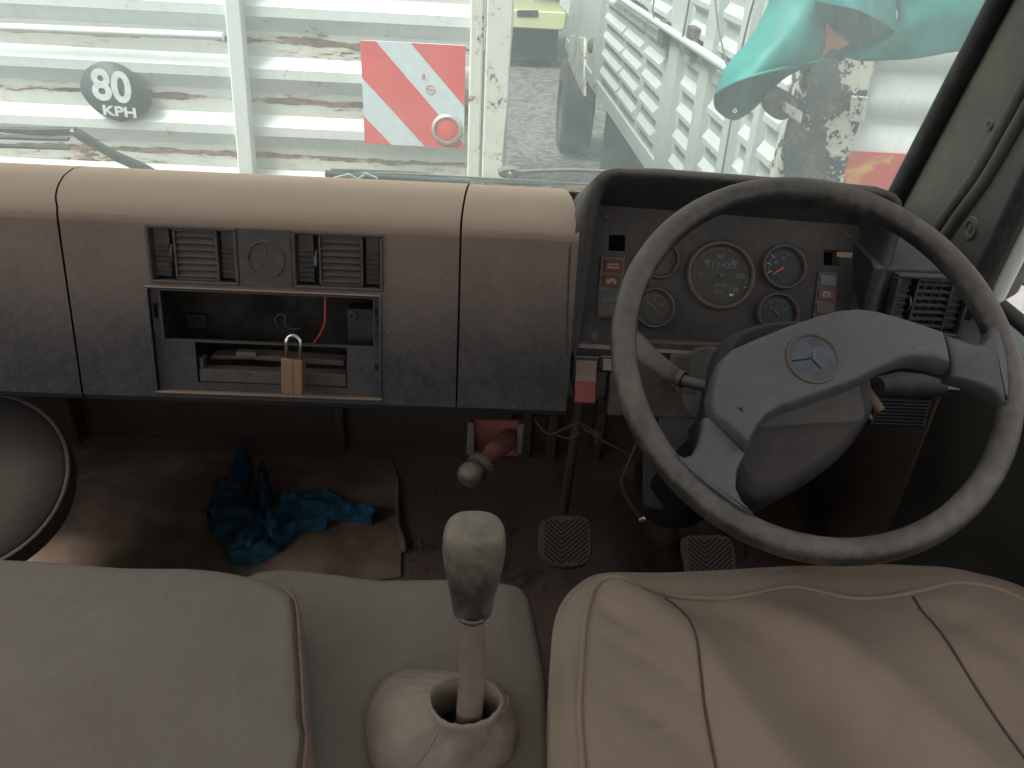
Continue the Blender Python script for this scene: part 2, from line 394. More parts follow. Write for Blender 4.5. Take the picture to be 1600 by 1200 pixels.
def cat(pts, n=8, closed=False):
    """Catmull-Rom through pts"""
    P = [Vector(p) for p in pts]; out = []; m = len(P); rng = range(m if closed else m - 1)
    for i in rng:
        if closed: a, b, c, d = P[i - 1], P[i], P[(i + 1) % m], P[(i + 2) % m]
        else: a, b, c, d = P[max(i - 1, 0)], P[i], P[i + 1], P[min(i + 2, m - 1)]
        for j in range(n):
            t = j / n
            out.append(.5 * ((2 * b) + (c - a) * t + (2 * a - 5 * b + 4 * c - d) * t * t + (3 * b - a - 3 * c + d) * t ** 3))
    if not closed: out.append(P[-1])
    return out
def plate_holes(mb, fr, u0, v0, u1, v1, holes, d=.004, mat=None, w=0):
    us = sorted({u0, u1, *[h[0] for h in holes], *[h[2] for h in holes]}); vs = sorted({v0, v1, *[h[1] for h in holes], *[h[3] for h in holes]})
    i = mb.mi(mat); V = {}
    def vt(a, b, ww):
        if (a, b, ww) not in V: V[(a, b, ww)] = mb.b.verts.new(fr.P(a, b, ww))
        return V[(a, b, ww)]
    def solid(a, b):
        if a < 0 or b < 0 or a >= len(us) - 1 or b >= len(vs) - 1: return False
        cu, cv = (us[a] + us[a + 1]) / 2, (vs[b] + vs[b + 1]) / 2
        return not any(h[0] < cu < h[2] and h[1] < cv < h[3] for h in holes)
    for a in range(len(us) - 1):
        for b in range(len(vs) - 1):
            if not solid(a, b): continue
            q = [(us[a], vs[b]), (us[a + 1], vs[b]), (us[a + 1], vs[b + 1]), (us[a], vs[b + 1])]
            mb.b.faces.new([vt(*p, w) for p in q]).material_index = i
            mb.b.faces.new([vt(*p, w - d) for p in q[::-1]]).material_index = i
            for (na, nb, p, r_) in ((a, b - 1, q[0], q[1]), (a + 1, b, q[1], q[2]), (a, b + 1, q[2], q[3]), (a - 1, b, q[3], q[0])):
                if not solid(na, nb): mb.b.faces.new((vt(*p, w), vt(*p, w - d), vt(*r_, w - d), vt(*r_, w))).material_index = i
# ============================================================ GROUND
mb = MB(); mb.face([(-80, -40, 0), (80, -40, 0), (80, 200, 0), (-80, 200, 0)]); g = mb.build('ground', M['gravel'])
g['kind'] = 'structure'
# ============================================================ LEFT TRUCK (tail towards us)
def wheel_mesh(c, r, wd, parent):
    mb = MB(); ax = Vector((1, 0, 0)); c = Vector(c)
    mb.lathe(c, ax, [(r * .55, -wd / 2), (r * .93, -wd / 2), (r, -wd / 2 + .03), (r, wd / 2 - .03), (r * .93, wd / 2), (r * .55, wd / 2)], M['tyre'], 40)
    t = mb.build('tyre', M['tyre'], parent)
    mb = MB(); mb.lathe(c, ax, [(0, -wd * .2), (r * .35, -wd * .2), (r * .56, -wd / 2 + .01), (r * .56, wd / 2 - .01), (r * .35, wd * .2), (0, wd * .2)], M['chassis'], 32)
    rm = mb.build('rim', M['chassis'], parent); return t
LT = Fr((0, 2.4, 0), (1, 0, 0), (0, 0, 1))
lt = thing('cargo_truck', 'white high-sided truck with rusty corrugated tail, 80 KPH disc and red-striped board', 'truck', (-1.2, 2.4, 0))
XL, XR = -2.45, LT.px(795, 150)[0]
zof = lambda y: LT.px(200, y)[1]
per = zof(15) - zof(112)
prof = []     # (z, w, rusty below)
z0 = zof(112)
seq = [(0, 0), (zof(112) - zof(135), -.024), (zof(112) - zof(172), -.024), (zof(112) - zof(188), 0)]
for k in range(9, -4, -1):
    for dz, ww in seq: prof.append((z0 + k * per - dz, ww))
prof = [q for q in prof if 1.25 < q[0] < 2.86]
def corrug(x0, x1):
    mb = MB(); n = 24
    for (za, wa), (zb, wb) in zip(prof, prof[1:]):
        rusty = wa == -.024 and wb == -.024
        mb.grid([[LT.P(x0 + (x1 - x0) * j / n, z, ww + .004 * noise.noise((x0 + (x1 - x0) * j / n * 3, 0, z * 4))) for j in range(n + 1)] for z, ww in ((za, wa), (zb, wb))], M['seamrust'] if rusty else M['truck'])
    bmesh.ops.remove_doubles(mb.b, verts=mb.b.verts, dist=.0005)
    return mb
xb0, xb1 = LT.px(360, 130)[0], LT.px(386, 130)[0]
corrug(XL, XR - .115).build('tail_panel', M['truck'], lt, sharp=25)
mb = MB(); q = [LT.px(354, 0)[0], LT.px(379, 0)[0], LT.px(402, 262)[0], LT.px(376, 262)[0]]
za, zb = LT.px(366, 0)[1], LT.px(389, 262)[1]
sl_ = (q[3] - q[0]) / (zb - za)
X = lambda x, z, zz: x + sl_ * (zz - z)
mb.prism(LT, [(X(q[3], zb, 1.3), 1.3), (X(q[2], zb, 1.3), 1.3), (X(q[1], za, 2.8), 2.8), (X(q[0], za, 2.8), 2.8)], -.01, .03)
mb.build('centre_bar', M['truck'], lt, bevel=.006)
mb = MB(); mb.box(LT, XR - .115, 1.2, XR - .078, 2.85, -.05, .022, M['post']); mb.build('inner_post', M['postr'], lt, bevel=.006)
mb = MB(); n = 40
edge = [(XR + .008 * noise.noise((z_ * 7, 1.7, 0)) , z_) for z_ in [1.2 + 1.65 * j / n for j in range(n + 1)]]
mb.prism(LT, [(XR - .074, 2.85), (XR - .074, 1.2)] + edge, -.08, .035, .004); mb.build('corner_post', M['post'], lt, bevel=.004)
mb = MB(); mb.tube([LT.P(XL, LT.px(0, 48)[1] + .0, .012), LT.P(xb0, LT.px(355, 56)[1], .012)], .011, seg=12); mb.build('rail', M['truck'], lt)
mb = MB(); mb.bx(XL, 2.42, 1.12, XR, 8.4, 1.3, M['chassis']); mb.bx(-1.7, 2.5, .8, -1.5, 8.6, 1.12); mb.bx(-.8, 2.5, .8, -.6, 8.6, 1.12)
mb.build('chassis', M['chassis'], lt)
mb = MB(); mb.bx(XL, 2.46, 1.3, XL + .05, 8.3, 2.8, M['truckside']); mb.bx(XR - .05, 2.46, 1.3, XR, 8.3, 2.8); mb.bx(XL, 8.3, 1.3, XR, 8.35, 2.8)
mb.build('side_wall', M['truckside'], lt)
for y in (3.6, 4.9): 
    for x in (-2.1, -.35): wheel_mesh((x, y, .52), .52, .3, lt)
# speed disc, buckled over the ribs
disc = [(125, 130), (133, 110), (150, 99), (171, 97), (190, 103), (210, 117), (226, 134), (236, 155), (235, 168), (222, 180), (205, 187), (190, 190), (172, 186), (152, 175), (137, 160), (127, 145)]
mb = MB(); ds = [LT.px(v.x, v.y, .012) for v in cat([(x, y, 0) for x, y in disc], 4, True)]
mb.prism(LT, ds, .006, .0105, mat=M['discblack'])
c8 = LT.px(174, 137, .012); s1 = .092
mb.text(LT, c8[0], c8[1], .0125, '80', s1 * 1.25, M['discwhite'], R(-4), bold=.0035, sx=.95)
ck = LT.px(187, 175, .012); mb.text(LT, ck[0], ck[1], .0125, 'KPH', .038, M['discwhite'], R(-3), bold=.0012, sx=1.35)
mb.build('speed_sign', M['discblack'], lt, sharp=0)
# red and white reflective board
mb = MB(); u0, v0, u1, v1 = LT.rect(566, 68, 726, 229, .02)
mb.box(LT, u0, v0, u1, v1, .004, .012, M['refwhite'])
wd = u1 - u0; ht = v1 - v0
U = lambda a: u0 + wd * a; V = lambda b: v1 - ht * b
def band(pts): mb.prism(LT, [(U(a), V(b)) for a, b in pts], .0122, .0133, mat=M['refred'])
band([(0, 0), (.145, 0), (1, .96), (1, 1), (.61, 1), (0, .34)])
band([(.48, 0), (1, 0), (1, .575)])
band([(0, .72), (.27, 1), (0, 1)])
mb.text(LT, U(.6), V(.31), .0125, 'R', .021, M['refred'], 0, depth=.0007)
for rr in (.0125,): mb.lathe(LT.P(U(.665), V(.43), .0123), LT.n, [(rr - .0016, 0), (rr - .0016, .0008), (rr, .0008), (rr, 0)], M['refred'], 32)
mb.text(LT, U(.665), V(.43), .0125, '022', .009, M['refred'], 0)
mb.build('reflector_board', M['refwhite'], lt)
mb = MB(); c = LT.px(698, 203, .02); o = LT.P(c[0], c[1], .0135)
mb.lathe(o, LT.n, [(.045, 0), (.045, .003), (.041, .005), (.0385, .008), (.034, .008), (.0335, .004), (.0335, 0)], M['lampring']); 
mb.lathe(o, LT.n, [(.0335, .004), (.028, .0055), (.014, .0065), (0, .007)], M['refred'])
mb.build('tail_lamp', M['lampring'], lt)
# ============================================================ RIGHT TRUCK
d = ray(721, -166); d = Vector((d.x, d.y, 0)).normalized()
C0 = atY(1232, 250, 2.4); C0.z = 0
RS = Fr(C0, -d, (0, 0, 1)); RF = Fr(C0, (d.y, -d.x, 0), (0, 0, 1))
rt = thing('cargo_truck', 'white high-sided truck with ribbed drop sides, its rusty rear corner draped in turquoise tarpaulin', 'truck', tuple(C0))
zb = RS.px(1022, 246)[1]; uF = RS.px(886, 60)[0]
uu = lambda x, y: RS.px(x, y)[0]
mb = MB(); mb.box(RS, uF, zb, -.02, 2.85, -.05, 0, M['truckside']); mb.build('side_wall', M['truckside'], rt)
# vertical posts
pp = [(uu(905, 60), .05), (uu(936, 90), .06), (uu(1047, 190), .09), (uu(1098, 190), .07), (uu(1150, 190), .05), (uu(1185, 230), .03)]
for u_, wd in pp: mb = MB(); mb.box(RS, u_ - wd, zb - .03, u_ + wd, 2.84, .001, .03, inset=.004); mb.build('side_post', M['truckside'], rt)
pitch = RS.px(1070, 150)[1] - RS.px(1070, 198)[1]
cols = [(uu(943, 90), uu(974, 90)), (uu(974, 100), uu(1004, 100)), (uu(1004, 140), uu(1034, 140)), (uu(1059, 190), uu(1090, 190)), (uu(1106, 200), uu(1143, 200)), (uu(1157, 220), uu(1181, 220)), (uu(1190, 230), uu(1225, 230))]
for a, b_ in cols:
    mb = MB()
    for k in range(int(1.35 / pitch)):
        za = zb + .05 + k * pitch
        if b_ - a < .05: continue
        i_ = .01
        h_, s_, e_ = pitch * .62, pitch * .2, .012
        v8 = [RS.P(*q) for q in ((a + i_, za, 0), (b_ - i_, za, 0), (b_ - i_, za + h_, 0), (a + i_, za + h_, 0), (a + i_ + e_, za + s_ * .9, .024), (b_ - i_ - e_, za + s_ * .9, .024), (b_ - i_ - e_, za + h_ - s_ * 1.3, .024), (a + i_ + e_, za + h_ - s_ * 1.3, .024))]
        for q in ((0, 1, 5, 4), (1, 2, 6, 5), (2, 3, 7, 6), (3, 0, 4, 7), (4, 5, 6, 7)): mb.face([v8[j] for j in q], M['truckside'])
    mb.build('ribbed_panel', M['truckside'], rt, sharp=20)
mb = MB(); mb.tube([RS.P(*RS.px(955, -12, .05), .05), RS.P(*RS.px(1140, 110, .05), .05)], .018, seg=12); 
a_, b_ = RS.px(920, 0, .05), 0
mb.build('rail', M['truckside'], rt)
for (x, y) in ((1085, 62), (1040, 50)):
    mb = MB(); a, b_ = RS.px(x, y, .03); mb.box(RS, a - .05, b_ - .06, a + .05, b_ + .05, .02, .055); mb.build('latch', M['dark'], rt, bevel=.006)
mb = MB(); mb.box(RS, uF, zb - .1, -.04, zb, -.06, .012); mb.build('side_sill', M['truckside'], rt, bevel=.01)
for pts in ([(1117, -10), (1122, 40), (1135, 100)], [(1178, 0), (1165, 50), (1150, 120)], [(1077, 0), (1072, 30), (1066, 60)], [(1143, 185), (1135, 230), (1128, 270)], [(1023, -5), (1020, 15), (1022, 32)]):
    mb = MB(); mb.tube(cat([RS.P(*RS.px(x, y, .06), .06) for x, y in pts], 5), .0035, seg=6); mb.build('rope', M['rope'], rt)
# rear face
wR = 2.35; zr = lambda y: RF.px(1400, y)[1]
mb = MB(); n = 30; rows = []
ys = [(-130, .02), (-60, .0), (0, .02), (45, 0), (80, .02), (112, 0), (122, -.006), (150, .02), (184, .004), (195, -.006), (215, .016), (290, .02), (420, .0), (560, 0)]
for y, ww in ys: rows.append([RF.P(.1 + (wR - .1) * j / n, zr(y), ww - .005) for j in range(n + 1)])
mb.grid(rows, M['truck']); mb.build('tail_panel', M['truck'], rt, sharp=60)
def ppoly(fr, pts, w0, w1, name, mat, parent, bevel=0, cr=0):
    mb = MB(); P = fr.pxs(pts, w1)
    if cr: P = [tuple(v[:2]) for v in cat([(a, b, 0) for a, b in P], cr, True)]
    mb.prism(fr, P, w0, w1, mat=mat); return mb.build(name, mat, parent, bevel=bevel)
mb = MB(); mb.box(RF, -.03, zb - .1, RF.px(1335, 200)[0], 2.9, -.05, .03, M['postbad']); mb.build('corner_post', M['postbad'], rt, bevel=.008)
jag = []
for y in range(85, 330, 9): jag.append((1262 + 16 * noise.noise((y * .05, 0, 3)) + (6 if y > 180 else 0), y))
for y in range(327, 80, -9): jag.append((1312 + 22 * noise.noise((y * .06, 5, 3)) - (22 if y > 180 else 0), y))
ppoly(RF, jag, .029, .034, 'peeled_strip', M['dark'], rt)
ppoly(RF, [(1238, 180), (1262, 205), (1285, 215), (1290, 300), (1238, 300), (1225, 235)], .03, .045, 'corner_bracket', M['dark'], rt, .004, 3)
ppoly(RF, [(1198, 142), (1216, 138), (1240, 150), (1246, 172), (1228, 188), (1208, 184), (1197, 165)], .03, .09, 'latch', M['dark'], rt, .008, 3)
ppoly(RF, [(1228, 160), (1256, 176), (1252, 196), (1226, 176)], .09, .12, 'latch', M['post'], rt, .006)
ppoly(RF, [(1322, 236), (1460, 243), (1460, 420), (1315, 420)], .022, .03, 'sticker', M['poster'], rt)
ppoly(RF, [(1332, 150), (1358, 152), (1352, 192), (1328, 190)], .03, .042, 'hinge_plate', M['post'], rt, .003)
mb = MB(); x1, x0 = wR, -.02
mb.box(RF, 0, zb - .14, wR, zb, -.1, -.06); mb.build('rear_sill', M['chassis'], rt)
mb = MB(); mb.box(RS, -4.6, .35, -1.0, zb - .16, -.75, -.25); mb.build('under_shade_box', M['chassis'], rt, bevel=.06)  # dark box added to deepen the shade under the truck body
mb = MB()
P = lambda a, b_, zz: C0 + RF.u * a + d * b_ + Vector((0, 0, zz))
for (a, b0, b1, z0_, z1_) in ((.6, .1, 8.2, .8, 1.12), (1.6, .1, 8.2, .8, 1.12)):
    mb.prism(Fr(P(a, 0, 0), RF.u, d), [(0, b0), (.2, b0), (.2, b1), (0, b1)], z0_, z1_)
mb.prism(Fr(P(0, 0, 0), RF.u, d), [(0.05, .1), (wR, .1), (wR, -uF), (0.05, -uF)], zb - .1, zb)
mb.build('chassis', M['chassis'], rt)
for b_ in (2.0, 3.2, 7.35):
    for a in (.38, 2.1): wheel_mesh(P(a, b_, .52), .52, .36, rt)
mb = MB(); mb.prism(Fr(P(0, -uF + .15, 0), RF.u, d), rrect(.12, 0, wR - .05, 1.9, .15), zb + .05, 2.6); mb.build('cab', M['truckside'], rt, bevel=.03)
ppoly(RS, [(888, 95), (898, 120), (912, 150), (912, 60), (890, 55)], .0, .02, 'hinge_plate', M['post'], rt)
mb = MB(); cc = RS.px(923, 72, .04); mb.lathe(RS.P(cc[0], cc[1], .03), RS.n, [(.0, .03), (.03, .03), (.05, .015), (.05, 0)], M['dark'], 20); mb.build('side_reflector', M['dark'], rt)
# ============================================================ TARPAULIN
tp = thing('tarpaulin', 'turquoise tarpaulin hanging loose over the corner of the truck in front of the driver', 'tarpaulin', tuple(atY(1300, -20, 2.3)))
def pxgrid(rows, n=8, m=8):
    rr = [cat([atY(x, y, Y) for x, y, Y in r], n) for r in rows]
    cols_ = list(zip(*rr)); out = [cat(c, m) for c in cols_]
    return [list(r) for r in zip(*out)]
# left flap: drops from above and curls into a loop
def wob(g, a=.006, s=9):
    return [[p + Vector((0, a * noise.noise(p * s) * 2 + a * 1.3 * abs(noise.noise(Vector((p.x * s * 2.4 + p.z * s, p.y * 3, p.z * s * .8)))), a * noise.noise(p * s + Vector((5, 5, 5))))) for p in r] for r in g]
g = pxgrid([[(1215, -60, 2.34), (1260, -60, 2.28), (1300, -60, 2.24), (1350, -60, 2.22)],
            [(1200, 5, 2.34), (1238, 10, 2.27), (1268, 12, 2.24), (1290, 16, 2.25)],
            [(1172, 62, 2.33), (1212, 62, 2.22), (1250, 60, 2.22), (1290, 68, 2.26)],
            [(1133, 108, 2.32), (1175, 105, 2.2), (1225, 98, 2.2), (1284, 92, 2.27)],
            [(1117, 146, 2.3), (1150, 128, 2.2), (1205, 112, 2.19), (1282, 98, 2.28)]])
mb = MB(); mb.grid(wob(g)); mb.build('flap', M['tarp'], tp, solid=.003, sharp=0)
g = pxgrid([[(1116, 147, 2.3), (1150, 129, 2.205), (1205, 113, 2.195), (1280, 98, 2.285)],
            [(1117, 168, 2.33), (1148, 160, 2.30), (1195, 130, 2.30), (1270, 101, 2.30)],
            [(1133, 183, 2.36), (1152, 187, 2.37), (1182, 166, 2.36), (1226, 114, 2.33)]])
mb = MB(); mb.grid(wob(g, .003)); mb.build('hem', M['tarpshade'], tp, solid=.003, sharp=0)
mb = MB(); mb.tube(cat([atY(x, y, Y) for x, y, Y in [(1117, 148, 2.295), (1134, 136, 2.235), (1160, 124, 2.19), (1205, 111, 2.18), (1240, 104, 2.22), (1286, 93, 2.265)]], 8), .0042, seg=8); mb.build('seam', M['tarp'], tp)
# right drape across the tail
g = pxgrid([[(1270, -60, 2.25), (1360, -60, 2.16), (1450, -60, 2.2), (1600, -60, 2.2), (1760, -60, 2.2)],
            [(1385, 0, 2.24), (1402, 0, 2.2), (1460, 0, 2.2), (1600, -20, 2.2), (1740, -30, 2.2)],
            [(1396, 40, 2.25), (1410, 45, 2.2), (1460, 40, 2.2), (1590, 20, 2.2), (1720, -10, 2.2)],
            [(1318, 88, 2.28), (1352, 95, 2.24), (1420, 93, 2.22), (1500, 80, 2.22), (1640, 40, 2.22)]])
mb = MB(); mb.grid(wob(g)); mb.build('drape', M['tarp'], tp, solid=.003, sharp=0)
# folded lobe with its shaded inside
g = pxgrid([[(1262, -60, 2.2), (1320, -60, 2.13), (1390, -60, 2.16)],
            [(1270, -20, 2.18), (1330, -15, 2.1), (1400, -5, 2.15)],
            [(1275, 2, 2.17), (1340, 16, 2.08), (1398, 50, 2.15)]])
mb = MB(); mb.grid(wob(g, .003)); mb.build('fold', M['tarp'], tp, solid=.003, sharp=0)
g = pxgrid([[(1275, 0, 2.19), (1340, 12, 2.2), (1398, 46, 2.21)],
            [(1277, 45, 2.3), (1335, 60, 2.31), (1385, 70, 2.27)],
            [(1283, 92, 2.3), (1318, 92, 2.3), (1345, 82, 2.29)]])
mb = MB(); mb.grid(wob(g, .003)); mb.build('underside', M['tarpshade'], tp, solid=.003, sharp=0)
FY = Fr((0, 2.275, 0), (1, 0, 0), (0, 0, 1))
mb = MB(); mb.lathe(atY(1148, 173, 2.3), (0, -1, .2), [(.006, 0), (.006, .002), (.003, .002), (.003, 0)], M['steel'], 16); mb.build('eyelet', M['steel'], tp)
ppoly(FY, [(1291, 36), (1328, 68), (1310, 78), (1300, 76), (1284, 90), (1287, 60)], 0, .006, 'patch', M['orange'], tp)
# ============================================================ YELLOW VEHICLE
yv = thing('parked_van', 'pale yellow van parked far off beyond the gap between the white trucks', 'van', (.3, 15, 0))
YF = Fr((0, 15, 0), (1, 0, 0), (0, 0, 1)); yz = YF.px(850, 47)[1]
mb = MB(); mb.prism(YF, rrect(-.75, yz, YF.px(886, 20)[0] + .02, 2.1, .12), -3.5, 0); mb.build('body', M['yellow'], yv, bevel=.04)
mb = MB(); mb.prism(YF, rrect(-.7, yz + .02, YF.px(884, 20)[0], yz + .3, .06), .005, .05); mb.build('bumper', M['yellow'], yv, bevel=.02)
mb = MB(); mb.bx(-.7, 15.05, .12, 1.1, 18.4, yz + .01, M['black']); mb.build('under_van_shade', M['black'], yv)  # black box standing in for the shade beneath the van
ppoly(YF, [(808, 16), (841, 16), (841, 27), (808, 26)], .05, .06, 'recess_panel', M['chassis'], yv)  # dark panel standing for the bumper recess, its darkness put into the colour
ppoly(YF, [(830, -6), (892, 4), (892, -22), (830, -24)], .0, .03, 'window', M['chassis'], yv)
for x in (-.45, .95): wheel_mesh((x, 15.7, .34), .34, .2, yv)
# ============================================================ TRUCK TO THE RIGHT, seen through the side window
st = thing('sunlit_truck', 'peach and white boarded truck side glimpsed through the driver side window', 'truck', (3.2, 3.2, 0))
SF = Fr((3.0, 0, 0), (0, -1, 0), (0, 0, 1))
mb = MB(); mb.box(SF, -7, 1.0, -.4, 3.1, -.3, 0, M['peach']); mb.build('side_wall', M['peach'], st)
mb = MB()
for k in range(16): mb.box(SF, -6.8 + k * .4, 1.0, -6.72 + k * .4, 3.1, .001, .05)
mb.build('side_post', M['peach'], st)
mb = MB(); mb.box(SF, -7, 1.62, -.4, 1.8, .0, .09); mb.prism(SF, [(-4.0, 1.2), (-3.9, 1.2), (-2.9, 2.6), (-3.0, 2.6)], .051, .07, mat=M['truckside']); mb.build('side_rail', M['truckside'], st)
mb = MB(); mb.box(SF, -7.2, .6, -.3, 1.0, -.6, 0); mb.build('chassis', M['chassis'], st)
for y in (1.2, 3.4, 5.8): wheel_mesh((3.15, y, .5), .5, .3, st)
# ============================================================ CAB SHELL
XI0, XI1 = -1.42, .72
WS = Fr((0, 1.372, 2.15), (1, 0, 0), (0, -.113, .322))
cab = thing('truck_cab', 'dusty truck cab interior with dark windscreen pillar, door and firewall around the seats', 'truck cab', (-.35, .4, 1.4))
mb = MB(); mb.bx(XI0 - .03, -.62, 1.4, XI1 + .03, 1.62, 1.447, M['floor']); mb.build('floor', M['floor'], cab)
mb = MB()
mb.prism(Fr((0, 0, 0), (0, 1, 0), (0, 0, 1)), [(1.58, 1.448), (1.62, 1.448), (1.68, 1.8), (1.44, 2.1), (1.40, 2.1), (1.62, 1.8)], XI0, XI1, mat=M['fire']); mb.build('firewall', M['fire'], cab)
for x in (-.95, -.33, .06, .11, .17, .28): mb = MB(); mb.bx(x - .012, 1.54, 1.449, x + .012, 1.60, 1.83); mb.build('firewall_rib', M['fire'], cab, bevel=.006)
mb = MB(); mb.bx(XI0 - .03, -.65, 2.98, XI1 + .03, 1.1, 3.02); mb.build('roof', M['headliner'], cab)
mb = MB(); plate_holes(mb, Fr((0, -.6, 0), (-1, 0, 0), (0, 0, 1)), -XI1, 1.4, -XI0, 2.99, [(-.62, 2.2, 1.15, 2.8)], .03); mb.build('rear_wall', M['headliner'], cab)  # unseen wall, its window opening sized to brighten the driver seat
mb = MB(); mb.bx(XI0 - .03, 1.405, 1.93, XI1 + .03, 1.42, 2.08, M['fire']); mb.build('front_panel', M['greycab'], cab)
mb = MB(); mb.prism(WS, [(XI0, -.02), (XI1 + .01, -.02), (XI1 + .01, .85), (XI0, .85)], -.004, .0); mb.build('windscreen', M['glass'], cab)
mb = MB(); mb.tube([WS.P(XI0, -.012, .002), WS.P(XI1, -.012, .002)], .013, seg=10); mb.build('windscreen_seal', M['rubber'], cab)
mb = MB(); mb.bx(XI0, 1.36, 2.08, XI1, 1.42, 2.142, M['greycab']); mb.build('scuttle', M['greycab'], cab, bevel=.01)
mb = MB(); mb.prism(WS, [(XI0 - .03, .8), (XI1 + .03, .8), (XI1 + .03, .9), (XI0 - .03, .9)], -.02, .03); mb.build('header_rail', M['greycab'], cab, bevel=.01)
# pillar on the driver side, seen from inside (plane x = XI1)
PF = Fr((XI1, 0, 0), (0, -1, 0), (0, 0, 1))       # normal -x
PL = Fr((XI0, 0, 0), (0, 1, 0), (0, 0, 1))        # normal +x
yz = lambda l: [(-a, b) for a, b in l]
pil = [(1.41, 2.10), (1.372, 2.15), (1.345, 2.23), (1.247, 2.508), (1.11, 2.9), (1.08, 3.0), (.90, 3.0), (.955, 2.8), (1.015, 2.45), (1.042, 2.25), (1.056, 2.14), (1.075, 2.12), (1.2, 2.10)]
for fr, f in ((PF, yz), (PL, lambda l: l)):
    mb = MB(); mb.prism(fr, f(pil), -.06, 0, mat=M['greycab']); p_ = mb.build('pillar', M['greycab'], cab, bevel=.008, seg=3)
    a = f([(1.372 - .355 * t * .79 + .0, 2.15 + t * .79) for t in (0, .25, .5, .75, 1)])
    mb = MB(); mb.tube([fr.P(u, v, .004) for u, v in a], .024, M['rubber'], 14, flat=.8); mb.build('rubber_seal', M['rubber'], p_)
    rd = f([(1.235, 2.06), (1.225, 2.14), (1.2, 2.21), (1.165, 2.28), (1.14, 2.36), (1.115, 2.45), (1.085, 2.56), (1.04, 2.75), (1.0, 2.98)])
    mb = MB()
    mb.tube(cat([fr.P(u, v, .0) for u, v in rd], 5), .0105, seg=10)
    mb.tube(cat([fr.P(u + (.03 if fr is PF else -.03), v, .002) for u, v in rd], 5), .010, seg=10)
    mb.build('trim_fold', M['greycab'], p_)
    ed = f([(1.058, 2.10), (1.050, 2.18), (1.04, 2.26), (1.015, 2.45), (.955, 2.8), (.92, 2.95)])
    mb = MB(); mb.tube(cat([fr.P(u, v, .01) for u, v in ed], 5), .012, seg=10); mb.build('door_seal', M['rubber'], p_)
    mb = MB(); e2 = [(u + (.021 if fr is PF else -.021), v) for u, v in ed]
    mb.tube(cat([fr.P(u, v, -.012) for u, v in e2], 5), .010, seg=10); mb.build('door_flange', M['whitepaint'], p_)
for (x, y, r1) in ((1548, 195, .0045), (1517, 357, .0105)):
    u, v = PF.px(x, y); mb = MB(); mb.lathe(PF.P(u, v, 0), PF.n, [(r1 * 1.75, -.001), (r1 * 1.6, .003), (r1, .0035), (r1 * .8, .001), (r1 * .5, .001), (r1 * .5, .003), (0, .0035)], M['greycab'], 28)
    mb.build('grommet', M['greycab'], p_ if False else cab)
# doors
for fr, f, nm in ((PF, yz, 'd'), (PL, lambda l: l, 'p')):
    sgn = f([(1, 0)])[0][0]
    X_ = lambda y: y * sgn
    def rc(y0, y1): return (min(X_(y0), X_(y1)), max(X_(y0), X_(y1)))
    a, b_ = rc(-.05, 1.3)
    mb = MB(); mb.box(fr, a, 2.04, b_, 2.128, -.05, -.012, M['whitepaint']); dr = mb.build('door', M['whitepaint'], cab, bevel=.012, seg=3)
    mb = MB(); mb.box(fr, a, 1.45, b_, 2.038, -.05, -.006); mb.build('door_trim', M['doortrim'], dr, bevel=.01)
    mb = MB(); mb.tube([fr.P(X_(-.05), 2.132, -.02), fr.P(X_(1.045), 2.132, -.02)], .011, seg=10); mb.build('window_seal', M['rubber'], dr)
    mb = MB(); a, b_ = rc(-.03, 1.04); mb.box(fr, a, 2.1, b_, 2.97, -.034, -.030); mb.build('side_window', M['sideglass'], dr)
    mb = MB(); a, b_ = rc(-.6, -.05); mb.box(fr, a, 1.45, b_, 3.0, -.05, 0); mb.build('rear_pillar', M['headliner'], cab)
    a, b_ = rc(-.6, 1.0); mb = MB(); mb.box(fr, a, 2.93, b_, 3.0, -.05, 0); mb.build('roof_rail', M['greycab'], cab)
    a, b_ = rc(1.06, 1.6); mb = MB(); mb.box(fr, a, 1.45, b_, 2.02, -.05, -.001); mb.build('footwell_side', M['fire'], cab)

mb = MB(); mb.tube(cat([(.55, 1.20, 1.47), (.54, 1.3, 1.62), (.50, 1.36, 1.78), (.49, 1.38, 1.9)], 6), .004, seg=8); mb.build('cable', M['wire'], cab)
# ============================================================ WIPERS
wl = thing('windscreen_wiper', 'dark windscreen wiper at the far left below the 80 KPH disc', 'wiper', tuple(WS.P(-.5, -.02, -.03)))
wp = lambda x, y, w: WS.P(*WS.px(x, y, w), w)
def flatbar(pts, wds, w, th, name, mat, par, bev=.001):
    mb = MB(); L = [WS.px(x, y, w) for x, y in pts]; up, dn = [], []
    for i, (a, b_) in enumerate(L):
        p0, p1 = Vector(L[max(i - 1, 0)]), Vector(L[min(i + 1, len(L) - 1)]); t = (p1 - p0).normalized(); n_ = Vector((-t.y, t.x)) * wds[i] / 2
        up.append((a + n_.x, b_ + n_.y)); dn.append((a - n_.x, b_ - n_.y))
    mb.prism(WS, up + dn[::-1], w - th / 2, w + th / 2, mat=mat); return mb.build(name, mat, par, bevel=bev)
flatbar([(118, 206), (128, 213), (160, 232), (185, 246), (222, 262), (250, 278)], [.014, .017, .014, .016, .018, .018], -.045, .012, 'arm', M['wiper'], wl, .003)
flatbar([(-80, 196), (0, 202), (60, 206), (122, 205)], [.006, .008, .014, .014], -.05, .008, 'arm_head', M['wiper'], wl, .002)
flatbar([(-160, 210), (-40, 212), (60, 216), (108, 217)], [.005, .006, .006, .005], -.03, .008, 'frame', M['wiper'], wl)
flatbar([(-160, 224), (40, 229), (110, 232)], [.006, .006, .004], -.02, .006, 'blade', M['wiper'], wl)
mb = MB(); mb.lathe(wp(116, 203, -.052), WS.n, [(.005, 0), (.005, .012), (0, .012)], M['steel'], 16); mb.build('pivot', M['steel'], wl)
